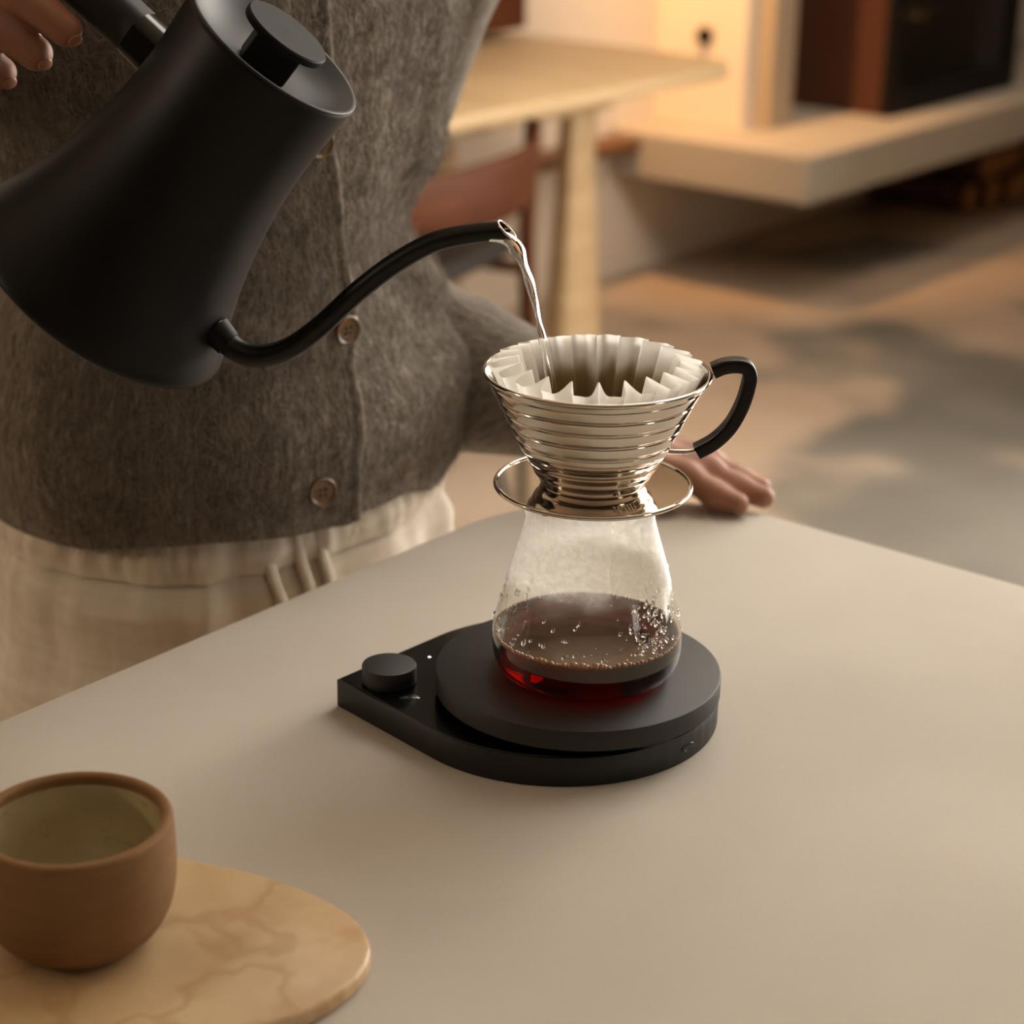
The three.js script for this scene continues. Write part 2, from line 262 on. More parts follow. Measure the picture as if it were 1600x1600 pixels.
{ // stove
  const t = thing('wood_stove', 'dark boxed wood stove with glass front on the hearth slab', 'stove', [-2.98, 0.42, -5.5]);
  const z1 = 0.385, z0 = -0.4, x0 = -0.235, x1 = 0.24, h = 1.1;
  part('side_panel', box(x0, x1 - 0.03, 0, h, z1 - 0.02, z1), M.brownPanel, t, 'rust brown side panel');
  part('side_panel', box(x0, x1 - 0.03, 0, h, z0, z0 + 0.02), M.brownPanel, t);
  part('back_panel', box(x0, x0 + 0.02, 0, h, z0 + 0.02, z1 - 0.02), std({ color: '#8a7a62', roughness: 0.9 }), t);
  part('top_panel', box(x0, x1 - 0.03, h, h + 0.02, z0, z1), M.ironBlack, t);
  part('floor_panel', box(x0 + 0.02, x1 - 0.03, 0, 0.06, z0 + 0.02, z1 - 0.02), M.ironBlack, t);
  const d = part('door', merge([box(x1 - 0.03, x1, 0, 0.07, z0, z1), box(x1 - 0.03, x1, 0.55, h, z0, z1), box(x1 - 0.03, x1, 0.07, 0.55, z0, z0 + 0.05), box(x1 - 0.03, x1, 0.07, 0.55, z1 - 0.05, z1)]), M.ironBlack, t, 'black iron door frame');
  part('glass', box(x1 - 0.02, x1 - 0.012, 0.07, 0.55, z0 + 0.05, z1 - 0.05), phy({ color: '#6a727c', roughness: 0.06, transmission: 1, thickness: 0 }), d);
  const bark = std({ map: woodTex('#8c6b45', '#b48d5b', 71, [4, 4]), roughness: 0.9 });
  part('added_embers', new THREE.IcosahedronGeometry(0.05, 2).scale(1, 0.35, 3).translate(0.02, 0.085, 0), std({ color: '#3a1a08', roughness: 1, emissive: new THREE.Color(1, 0.42, 0.1), emissiveIntensity: 0.5 }), t, 'low glowing embers added for an amber glow');  // embers and point light below added to tint the glass amber
  { const e = new THREE.PointLight(new THREE.Color(1, 0.55, 0.2), 0.35, 0, 2); e.position.set(-2.88, 0.42 + 0.33, -5.5); e.castShadow = true; e.shadow.radius = 3; scene.add(e); }
  for (const [y, z, r] of [[0.11, 0.05, 0.05], [0.11, -0.1, 0.05], [0.2, -0.03, 0.048]]) part('log', new THREE.CylinderGeometry(r, r, 0.3, 18).rotateZ(Math.PI / 2).translate(-0.02, y, z), bark, t);
}
{ // firewood under the slab
  const cut = std({ map: tex(256, (u, v) => { const r = Math.hypot(u - 0.5, v - 0.5), w = fbm(u, v, 6, 6, 3, 5); return lerp3(hex('#8a5c2e'), hex('#b58148'), 0.5 + 0.5 * Math.sin(r * 110 + w * 6)); }, { srgb: true }), roughness: 0.9 });
  const bark = std({ map: woodTex('#3c2616', '#5b3c22', 72, [6, 2]), roughness: 0.95 });
  let k = 0;
  for (let row = 0; row < 3; row++) for (let c = 0; c < 8; c++) {
    const r = 0.046 + 0.008 * rnd(), z = -5.92 - c * 0.112 - (row % 2) * 0.056, y = 0.054 + row * 0.096, x = -2.98 + 0.05 * rnd(), a = [];
    for (let i = 0; i < 14; i++) { const q = (i / 14) * 6.283, rr = r * (0.9 + 0.1 * rnd()); a.push(new THREE.Vector2(Math.cos(q) * rr, Math.sin(q) * rr)); }
    const sh = new THREE.Shape(a), t = thing('firewood_log', `${['first', 'second', 'third', 'fourth', 'fifth', 'sixth', 'seventh', 'eighth'][c]} firewood log from the left in the ${['bottom', 'middle', 'top'][row]} row under the hearth slab`, 'log', [x, y, z], 0, 'firewood stacked under the hearth slab');
    const body = new THREE.ExtrudeGeometry(sh, { depth: 0.36, bevelEnabled: false }); body.rotateY(Math.PI / 2); body.translate(-0.24, 0, 0);
    const end = new THREE.ShapeGeometry(sh, 1); { const p = end.attributes.position, uv = end.attributes.uv; for (let i = 0; i < p.count; i++) uv.setXY(i, 0.5 + p.getX(i) / 0.13, 0.5 + p.getY(i) / 0.13); } end.rotateY(Math.PI / 2); end.translate(0.1215, 0, 0);
    part('bark', boxUV(body), bark, t); part('cut_end', end, cut, t); k++;
  }
}
{ // wall cabinet beyond the table
  const t = thing('wall_cabinet', 'dark walnut cabinet hung low on the wall behind the table', 'cabinet', [XW, 0.76, -3.68]);
  part('carcass', box(0, 0.2, 0, 0.6, -0.12, 0.75, 0.004), M.walnut, t);
  const d = part('door', box(0.2, 0.22, 0.005, 0.595, -0.115, 0.31, 0.003), M.walnut, t); part('handle', new THREE.SphereGeometry(0.012, 16, 12).translate(0.235, 0.3, 0.27), M.brass, d);
  const e = part('door', box(0.2, 0.22, 0.005, 0.595, 0.315, 0.745, 0.003), M.walnut, t); part('handle', new THREE.SphereGeometry(0.012, 16, 12).translate(0.235, 0.3, 0.36), M.brass, e);
}

// ───────────────────────── dining table and chair ─────────────────────────
{
  const t = thing('dining_table', 'pale oak dining table with rounded corners beyond the person', 'table', [0, 0, 0]);
  const x0 = -3.17, x1 = -2.43, z0 = -3.86, z1 = -1.9, r = 0.1, s = new THREE.Shape();
  s.moveTo(x0 + r, -z1); s.lineTo(x1 - r, -z1); s.absarc(x1 - r, -z1 + r, r, -Math.PI / 2, 0); s.lineTo(x1, -z0 - r); s.absarc(x1 - r, -z0 - r, r, 0, Math.PI / 2); s.lineTo(x0 + r, -z0); s.absarc(x0 + r, -z0 - r, r, Math.PI / 2, Math.PI); s.lineTo(x0, -z1 + r); s.absarc(x0 + r, -z1 + r, r, Math.PI, 1.5 * Math.PI);
  part('tabletop', plate(s, 0.03, 0.006).translate(0, 0.71, 0), M.oak, t, 'pale oak top');
  part('apron', box(x0 + 0.12, x1 - 0.14, 0.66, 0.71, z0 + 0.3, z1 - 0.3), M.oak, t);
  const legShape = roundRect(1, 0.55, 4);
  for (const [x, z] of [[-2.62, -3.5], [-3.02, -3.5], [-2.62, -2.2], [-3.02, -2.2]]) part('leg', sweep(curve([[x, 0.71, z], [x, 0.5, z], [x, 0.25, z], [x, 0, z]]), (q) => 0.045 + 0.028 * smooth(0.1, 0.95, q), 20, 28, { shape: legShape, upHint: V(1, 0, 0) }), M.oak, t);
}
{
  const t = thing('dining_chair', 'dark walnut chair with wide curved backrest and black seat by dining table', 'chair', [-2.594, 0, -2.84], Math.PI + 0.253);
  const hw = 0.27, yb = 0.62;
  part('backrest', grid(30, 12, (u, v) => { const z = mixf(hw, -hw, u), q = (u - 0.5) * 2, b = -0.2 - 0.07 * (1 - q * q), hh = 0.062 - 0.012 * q * q, a = v * 6.2832; return [b + 0.011 * Math.cos(a), yb + hh * Math.sin(a), z]; }, { uvf: (u, v) => [u * 0.54, v * 0.25] }), M.walnut, t, 'curved walnut backrest plank');
  part('seat', new RoundedBoxGeometry(0.44, 0.045, 0.5, 4, 0.018).translate(0.04, 0.45, 0), M.leather, t, 'black upholstered seat');
  for (const z of [-hw, hw]) part('leg', sweep(curve([[-0.2, yb + 0.075, z], [-0.19, 0.45, z], [-0.22, 0, z]]), () => 0.017, 20, 16), M.walnut, t);
  for (const z of [-0.23, 0.23]) part('leg', sweep(curve([[0.22, 0.44, z], [0.225, 0.2, z], [0.24, 0, z]]), () => 0.016, 14, 16), M.walnut, t);
  for (const z of [-0.25, 0.25]) part('stretcher', sweep(curve([[-0.2, 0.4, z], [0.02, 0.4, z], [0.22, 0.4, z * 0.92]]), () => 0.013, 10, 12), M.walnut, t);
}

// ───────────────────────── the worktop ─────────────────────────
const TY = 0.9;
{
  const t = thing('kitchen_island', 'cream stone kitchen worktop with a rounded far corner', 'worktop', [0, 0, 0]);
  const x0 = -0.818, x1 = 0.55, z0 = -1.132, z1 = 0.95, r = 0.16, s = new THREE.Shape();
  s.moveTo(x0 + r, -z1); s.lineTo(x1 - r, -z1); s.absarc(x1 - r, -z1 + r, r, -Math.PI / 2, 0); s.lineTo(x1, -z0 - r); s.absarc(x1 - r, -z0 - r, r, 0, Math.PI / 2); s.lineTo(x0 + r, -z0); s.absarc(x0 + r, -z0 - r, r, Math.PI / 2, Math.PI); s.lineTo(x0, -z1 + r); s.absarc(x0 + r, -z1 + r, r, Math.PI, 1.5 * Math.PI);
  part('worktop', plate(s, 0.03, 0.002, 3, 64).translate(0, TY - 0.03, 0), M.top, t, 'cream stone worktop');
  part('plinth', box(x0 + 0.3, x1 - 0.1, 0, 0.1, z0 + 0.2, z1 - 0.1), M.ironBlack, t);
  part('carcass', box(x0 + 0.26, x1 - 0.05, 0.1, TY - 0.03, z0 + 0.16, z1 - 0.05), M.cabinet, t);
}

// ───────────────────────── the coffee scale ─────────────────────────
const BH = 0.0165, PY = 0.0332;
{
  const t = thing('coffee_scale', 'black teardrop coffee scale with round platter and knob under glass carafe', 'scale', [0, TY, 0]);
  const C = V(-0.6009, 0, -0.798), R = 0.0887, tip = V(-0.6935, 0, -0.7225), dv = tip.clone().sub(C), D = dv.length(), phi = Math.atan2(-dv.z, dv.x), be = Math.acos(R / D);
  const s = new THREE.Shape(), P = (a) => [C.x + R * Math.cos(a), -C.z + R * Math.sin(a)];
  s.moveTo(tip.x, -tip.z); s.lineTo(...P(phi + be)); s.absarc(C.x, -C.z, R, phi + be, phi - be + Math.PI * 2, false); s.lineTo(tip.x, -tip.z);
  const base = part('base', plate(s, BH, 0.0008, 2, 120), M.blackSatin, t, 'black satin base');
  const s2 = new THREE.Shape(); { const k = 0.985, q = (x, y) => [C.x + (x - C.x) * k, -C.z + (y + C.z) * k]; s2.moveTo(...q(tip.x, -tip.z)); s2.lineTo(...q(...P(phi + be))); s2.absarc(C.x, -C.z, R * k, phi + be, phi - be + Math.PI * 2, false); s2.lineTo(...q(tip.x, -tip.z)); }
  part('control_panel', plate(s2, 0.0008, 0.0002, 1, 120).translate(0, BH - 0.0004, 0), M.blackGloss, base, 'glossy black top panel');
  const px = -0.5831, pz = -0.7935, pr = 0.0766;
  part('neck', lathe([[0, 0], [0.0705, 0], [0.0705, 0.006], [0, 0.006]], 96).translate(px, BH, pz), M.blackGloss, t);
  part('platter', latheSharp([[0, 0.0212], [pr - 0.0012, 0.0212], [pr, 0.0224], [pr, PY - 0.0011], [pr - 0.0003, PY - 0.0004], [pr - 0.0011, PY], [0, PY]], 160, 0.5).translate(px, 0, pz), M.platter, t, 'round matte black platter');
  const kx = -0.669, kz = -0.7377;
  part('knob', latheSharp([[0, 0], [0.0136, 0], [0.0136, 0.001], [0.0146, 0.0012], [0.0148, 0.002], [0.0148, 0.0102], [0.0145, 0.0108], [0.0139, 0.011], [0, 0.011]], 80, 0.5).translate(kx, BH + 0.0002, kz), M.platter, t, 'round black control knob');
  part('indicator_light', new THREE.CylinderGeometry(0.0009, 0.0009, 0.0004, 20).translate(-0.6733, BH + 0.0005, -0.776), M.led, t, 'tiny white indicator light');
  const u = V(-0.5125, 0, -0.796).sub(C).normalize(), slot = new RoundedBoxGeometry(0.0092, 0.0034, 0.002, 3, 0.0009);
  const port = part('charging_port', slot, M.blackGloss, base, 'small charging slot'); port.position.set(C.x + u.x * (R - 0.0006), 0.0078, C.z + u.z * (R - 0.0006)); port.rotation.y = Math.atan2(u.x, u.z);
  const rim = part('port_rim', new THREE.TorusGeometry(0.0018, 0.0003, 10, 40).scale(2.5, 1, 1), M.blackGloss, base); rim.position.set(C.x + u.x * (R + 0.0001), 0.0078, C.z + u.z * (R + 0.0001)); rim.rotation.y = port.rotation.y;
}
const waterMat = phy({ color: '#ffffff', roughness: 0.01, transmission: 1, thickness: 0.002, ior: 1.33 });
{ // a spill on the control panel
  const a = []; for (let i = 0; i < 40; i++) { const q = (i / 40) * 6.2832, r = 0.0038 * (1 + 0.22 * Math.sin(2 * q + 1) + 0.14 * Math.sin(3 * q)); a.push([q, r]); }
  const g = grid(40, 8, (u, v) => { const q = u * 6.2832, r = a[Math.round(u * 40) % 40][1]; return [1.35 * r * v * Math.cos(q), 0.0008 * Math.sqrt(Math.max(0, 1 - v * v)) + 0.00005, r * v * Math.sin(q)]; }, { closeU: true });
  const m = mesh('water_spill', g, phy({ color: '#111', roughness: 0.03, clearcoat: 1 })); m.position.set(-0.6492, TY + BH + 0.0004, -0.7312); m.rotation.y = YAW;
  tag(m, 'small drop of spilled water beside the knob of the scale', 'water drop');
}

// ───────────────────────── carafe and coffee ─────────────────────────
const AX = -0.5788, AZ = -0.7945;                                      // the carafe's and dripper's axis
const carafeR = curve([[0.0405, 0.0343, 0], [0.0455, 0.0358, 0], [0.0492, 0.0408, 0], [0.0506, 0.0475, 0], [0.0503, 0.056, 0], [0.0478, 0.069, 0], [0.044, 0.083, 0], [0.0401, 0.097, 0], [0.0362, 0.11, 0], [0.0338, 0.119, 0], [0.0333, 0.1245, 0], [0.0345, 0.13, 0], [0.037, 0.1362, 0]]);
const carafePts = carafeR.getSpacedPoints(120).map((p) => [p.x, p.y]);
const radiusAt = (y) => { for (let i = 1; i < carafePts.length; i++) if (carafePts[i][1] >= y) { const [r0, y0] = carafePts[i - 1], [r1, y1] = carafePts[i]; return mixf(r0, r1, clamp((y - y0) / Math.max(1e-6, y1 - y0))); } return carafePts.at(-1)[0]; };
const LIQ = 0.0555;
{
  const t = thing('glass_carafe', 'fogged conical glass carafe holding dark red coffee on the scale platter', 'carafe', [AX, TY, AZ]);
  const spoutA = Math.PI * 0.5 + YAW + 0.28;                            // direction of the pouring lip
  const prof = (v) => { const k = v * 120, i = Math.min(119, Math.floor(k)), f = k - i; return [mixf(carafePts[i][0], carafePts[i + 1][0], f), mixf(carafePts[i][1], carafePts[i + 1][1], f)]; };
  const g = grid(128, 120, (u, v) => { const a = u * 6.28319, [r0, y] = prof(v); let d = Math.abs(((a - spoutA + 9.42478) % 6.28319) - Math.PI); const pull = smooth(0.118, 0.137, y) * Math.exp(-((d / 0.22) ** 2)); const r = r0 + 0.0085 * pull; return [r * Math.cos(a), y, r * Math.sin(a)]; }, { closeU: true, uvf: (u, v) => [u, (prof(v)[1] - 0.033) / 0.105] });
  g.index.array.reverse(); g.computeVertexNormals();
  { const n = g.attributes.normal, w = 129; for (let j = 0; j <= 120; j++) { const a = j * w, b = a + 128, s = V(n.getX(a) + n.getX(b), n.getY(a) + n.getY(b), n.getZ(a) + n.getZ(b)).normalize(); n.setXYZ(a, s.x, s.y, s.z); n.setXYZ(b, s.x, s.y, s.z); } }
  const fog = tex(1024, (u, v) => {                                     // condensation: mist with a grainy, patchy edge, drop trails wiped through it
    const y = 0.033 + v * 0.105, e = fbm(u, v, 14, 7, 4, 81), f = hash(Math.floor(u * 1024), Math.floor(v * 1024), 3), n2 = fbm(u, v, 120, 60, 2, 83);
    let k = smooth(0.078, 0.094, y + (e - 0.5) * 0.014); k *= 0.66 + 0.22 * (n2 - 0.5) + 0.14 * (f - 0.5);
    const trail = fbm((u + 0.012 * fbm(u, v, 9, 9, 2, 89)) % 1, 0.13, 60, 3, 2, 88); k *= 1 - 0.25 * smooth(0.74, 0.8, trail);
    return 0.03 + 0.9 * k;
  });
  part('body', g, phy({ color: '#fbfaf6', roughness: 1, roughnessMap: fog, transmission: 1, thickness: 0, ior: 1.5 }), t);
  const glass = phy({ color: '#f6f8f6', roughness: 0.03, transmission: 1, thickness: 0.004, ior: 1.5 });
  part('bottom', latheSharp([[0, 0.0334], [0.0375, 0.0334], [0.0405, 0.0337], [0.0405, 0.0343], [0, 0.0343]], 96).translate(0, 0, 0), glass, t);
  { const p = []; for (let i = 0; i < 96; i++) { const a = (i / 96) * 6.28319; let d = Math.abs(((a - spoutA + 9.42478) % 6.28319) - Math.PI); const r = 0.037 + 0.0085 * Math.exp(-((d / 0.22) ** 2)); p.push([r * Math.cos(a), 0.1362, r * Math.sin(a)]); } part('lip', new THREE.TubeGeometry(curve(p, true), 192, 0.0009, 10, true), glass, t, 'thick rounded glass lip with pouring spout'); }
  const drops = [], q = new THREE.Quaternion(), base = new THREE.SphereGeometry(1, 10, 7);
  const camA = Math.atan2(0.8, 0.58);
  for (let i = 0; i < 230; i++) {                                       // drops run together on the glass
    const right = rnd() < 0.45, a = camA + (right ? -0.75 + 0.5 * (rnd() - 0.5) : (rnd() - 0.5) * 5), y = right ? 0.061 + 0.026 * rnd() : 0.06 + 0.034 * rnd() * rnd(), s = 0.0004 + 0.0012 * rnd() ** 2.4, r = radiusAt(y) + 0.00015;
    const n = V(Math.cos(a), 0.26, Math.sin(a)).normalize(); q.setFromUnitVectors(V(0, 0, 1), n);
    const m = new THREE.Matrix4().compose(V(r * Math.cos(a), y, r * Math.sin(a)), q, V(s, s * (1 + 0.7 * rnd()), s * 0.55)); drops.push(base.clone().applyMatrix4(m));
  }
  const dm = part('condensation_drops', merge(drops), phy({ color: '#ffffff', roughness: 0.02, transmission: 1, thickness: 0.001, ior: 1.33 }), t, 'beads of condensed water'); dm.userData.kind = 'stuff';
  // coffee: its own thing, inside
  const c = thing('brewed_coffee', 'dark red brewed coffee pooled in bottom of the carafe', 'coffee', [AX, TY, AZ]);
  const lp = [[0, 0.0348]]; for (const [r, y] of carafePts) if (y < LIQ) lp.push([r - 0.0004, Math.max(y, 0.0348)]); lp.push([radiusAt(LIQ) - 0.0004, LIQ + 0.0004], [radiusAt(LIQ) - 0.0016, LIQ], [0, LIQ]);
  part('liquid', latheSharp(lp, 128, 0.7), phy({ color: '#ffffff', roughness: 0.015, transmission: 1, thickness: 0.02, ior: 1.34, specularIntensity: 0.25, attenuationColor: new THREE.Color(0.74, 0.022, 0.012), attenuationDistance: 0.008 }), c, 'translucent dark red coffee');
  const bub = [], bs = new THREE.SphereGeometry(1, 12, 9);
  for (let i = 0; i < 130; i++) { const a = (i / 130) * 6.2832 + 0.02 * rnd(), f = Math.exp(-(((a - camA - 0.05) / 0.6) ** 2)), s = 0.0007 + 0.0006 * rnd() * (0.6 + 1.4 * f) + 0.0005 * f, r = radiusAt(LIQ) - 0.0008 - s; bub.push(bs.clone().scale(s, s * 0.9, s).translate(r * Math.cos(a), LIQ + s * 0.35, r * Math.sin(a))); }
  const bm = part('bubbles', merge(bub), phy({ color: '#b07a45', roughness: 0.06, transmission: 0.35, thickness: 0, ior: 1.5, clearcoat: 1, clearcoatRoughness: 0.04 }), c, 'ring of golden bubbles along the glass'); bm.userData.kind = 'stuff';
}
{ // drop hanging at the spout
  const m = mesh('coffee_drop', new THREE.SphereGeometry(0.0021, 20, 14).scale(1.4, 0.9, 1), phy({ color: '#c0701c', roughness: 0.05, transmission: 0.7, thickness: 0.002, attenuationColor: new THREE.Color(0.8, 0.25, 0.03), attenuationDistance: 0.003 }));
  m.position.set(-0.5782 - 0.002, TY + 0.1325, -0.7948 + 0.0375); tag(m, 'amber coffee drop hanging just under the dripper flange', 'coffee drop');
}

// ───────────────────────── steel dripper, filter, slurry ─────────────────────────
const DX = -0.5782, DZ = -0.7948;
{
  const t = thing('pour_over_dripper', 'ribbed steel pour over dripper with brown handle on top of the carafe', 'dripper', [DX, TY, DZ], YAW);
  const rAt = (y) => 0.0272 + (y - 0.1385) * 0.489 + 0.0012 * smooth(0.15, 0.1385, y) * -1;
  const out = [[0.0262, 0.1386]], ribs = [0.1905, 0.1832, 0.1758, 0.1682, 0.1604];
  for (let y = 0.139; y < 0.1965; y += 0.00035) {
    let b = 0; for (const c of ribs) { const d = (y - c) / 0.0033; if (d > -1 && d < 1) b = Math.max(b, d < -0.62 ? (d + 1) / 0.38 * 0.9 : 0.9 * Math.sqrt(Math.max(0, 1 - ((d + 0.62) / 1.62) ** 2))); }
    b += y < 0.157 ? 0.22 * (1 + Math.sin((y - 0.139) * 1150)) : 0;
    out.push([rAt(y) + 0.00125 * b, y]);
  }
  out.push([0.0558, 0.1968], [0.0572, 0.1974]); for (let i = 0; i <= 12; i++) { const a = -Math.PI / 2 + (i / 12) * Math.PI * 1.25; out.push([0.0573 + 0.0012 * Math.cos(a), 0.1985 + 0.0012 * Math.sin(a)]); }
  out.push([0.0556, 0.1982]); for (let y = 0.196; y > 0.1405; y -= 0.003) out.push([rAt(y) - 0.0009, y]); out.push([0.024, 0.1405], [0, 0.1405], [0, 0.1394], [0.024, 0.1392], [0.0262, 0.1386]);
  const cone = part('cone', latheSharp(out, 160, 0.9), M.steel, t, 'polished steel cone with stepped ribs');
  const fl = [[0.022, 0.1372], [0.0495, 0.1372]]; for (let i = 0; i <= 14; i++) { const a = -Math.PI / 2 + (i / 14) * Math.PI * 1.2; fl.push([0.0504 + 0.0013 * Math.cos(a), 0.1383 + 0.0013 * Math.sin(a)]); } fl.push([0.0494, 0.1386], [0.022, 0.1386], [0.022, 0.1372]);
  part('flange', latheSharp(fl, 160, 0.7), M.mirror, t, 'mirror polished round flange');
  part('drip_collar', lathe([[0.022, 0.1374], [0.0275, 0.1374], [0.0275, 0.131], [0.026, 0.131], [0.022, 0.1374]], 64), M.steel, t);
  part('handle', sweep(curve([[0.0585, 0.2005, 0], [0.064, 0.203, 0], [0.0712, 0.2038, 0], [0.0756, 0.2026, 0], [0.0774, 0.1985, 0], [0.0766, 0.191, 0], [0.0738, 0.181, 0], [0.0685, 0.1705, 0], [0.061, 0.1625, 0], [0.0525, 0.1572, 0]]), () => 0.0044, 60, 32, { shape: roundRect(0.8, 1.15, 9), upHint: V(0, 0, 1) }), M.plastic, t, 'dark brown angular plastic handle');
  part('handle_wire', sweep(curve([[0.056, 0.1968, 0], [0.059, 0.1985, 0], [0.063, 0.2015, 0]]), () => 0.0014, 12, 12), M.steel, t, 'steel handle wire');
  part('handle_wire', sweep(curve([[0.0545, 0.1583, 0], [0.049, 0.1568, 0], [0.043, 0.1566, 0], [0.036, 0.1568, 0]]), () => 0.0013, 16, 12), M.steel, t, 'steel handle wire');
  // stamped name and small stamped rows on the lower cone
  const { FontLoader } = await import('three/addons/loaders/FontLoader.js'); const { TextGeometry } = await import('three/addons/geometries/TextGeometry.js');
  const font = await new FontLoader().loadAsync('fonts/droid/droid_serif_bold.typeface.json');
  const sans = await new FontLoader().loadAsync('fonts/droid/droid_sans_bold.typeface.json');
  const stamp = (str, f, size, y0, aMid, slant = 0) => {
    const g = new TextGeometry(str, { font: f, size, depth: 0.0004, curveSegments: 4 }); g.computeBoundingBox(); const w = g.boundingBox.max.x, p = g.attributes.position;
    for (let i = 0; i < p.count; i++) { const x = p.getX(i) - w / 2 + slant * p.getY(i), y = y0 + p.getY(i), r = rAt(y) + 0.0002 + p.getZ(i), a = aMid - x / r; p.setXYZ(i, r * Math.cos(a), y, r * Math.sin(a)); }
    g.computeVertexNormals(); part('stamped_lettering', g, M.steel, cone);
  };
  stamp('Kalita', font, 0.0042, 0.1415, 0.95, 0.3); stamp('WAVE', sans, 0.0017, 0.1496, 1.12); stamp('JAPAN', sans, 0.0013, 0.1468, 1.12);
}
const NP = 20, foldA = Math.PI * 0.5 + YAW - 0.07;
{
  const prof = (v, a) => {                                              // pleated paper: narrow folds point inwards
    const ph = (((a - foldA) / (2 * Math.PI)) * NP % 1 + 1) % 1, q = Math.min(ph, 1 - ph), s = Math.exp(-((q / 0.15) ** 2)), w = 0.5 + 0.5 * Math.sin(a * 3 + 1);
    const r = mixf(0.0262, 0.0543, v) - s * mixf(0.004, 0.0125 + 0.0022 * w, v) - 0.0006 * Math.sin(ph * 12.566) * v, y = mixf(0.1425, 0.2022 + 0.0008 * w, v) + s * 0.0036 * v;
    return [r * Math.cos(a), y, r * Math.sin(a)];
  };
  const g = grid(NP * 28, 40, (u, v) => prof(v, u * Math.PI * 2), { closeU: true });
  const p = g.attributes.position, col = new Float32Array(p.count * 3), w = NP * 28 + 1;
  for (let i = 0; i < p.count; i++) {                                   // coffee soaks up the paper to an uneven line
    const u = (i % w) / (w - 1), y = p.getY(i), line = 0.1835 + 0.011 * (fbm(u, 0.3, 9, 3, 3, 91) - 0.5) + 0.012 * (fbm(u, 0.7, 40, 3, 2, 93) - 0.5) + 0.004 * Math.cos(u * 6.283 - 4.2);
    const wet = smooth(line + 0.0045, line - 0.0055, y + 0.003 * (fbm(u, y * 8, 90, 20, 2, 95) - 0.5)), c = lerp3([0.95, 0.93, 0.885], [0.47, 0.35, 0.15], wet); col.set(c, i * 3);
  }
  g.setAttribute('color', new THREE.BufferAttribute(col, 3));
  const m = mesh('paper_filter', g, phy({ vertexColors: true, roughness: 0.95, transmission: 0.65, thickness: 0, side: THREE.DoubleSide })); m.position.set(DX, TY, DZ);
  tag(m, 'white pleated paper filter soaked brown inside the steel dripper', 'coffee filter');
}
{
  const g = grid(64, 12, (u, v) => { const a = u * 6.2832, r = 0.0335 * v; return [r * Math.cos(a), 0.1715 + 0.0012 * fbm(u, v, 9, 5, 3, 97) - 0.0006, r * Math.sin(a)]; }, { closeU: true }); g.index.array.reverse(); g.computeVertexNormals();
  const m = mesh('coffee_slurry', g, phy({ color: '#2b160a', roughness: 0.18, clearcoat: 0.6, bumpMap: grain, bumpScale: 0.0006 })); m.position.set(DX, TY, DZ);
  tag(m, 'wet dark brown coffee grounds deep inside the paper filter', 'coffee grounds');
}

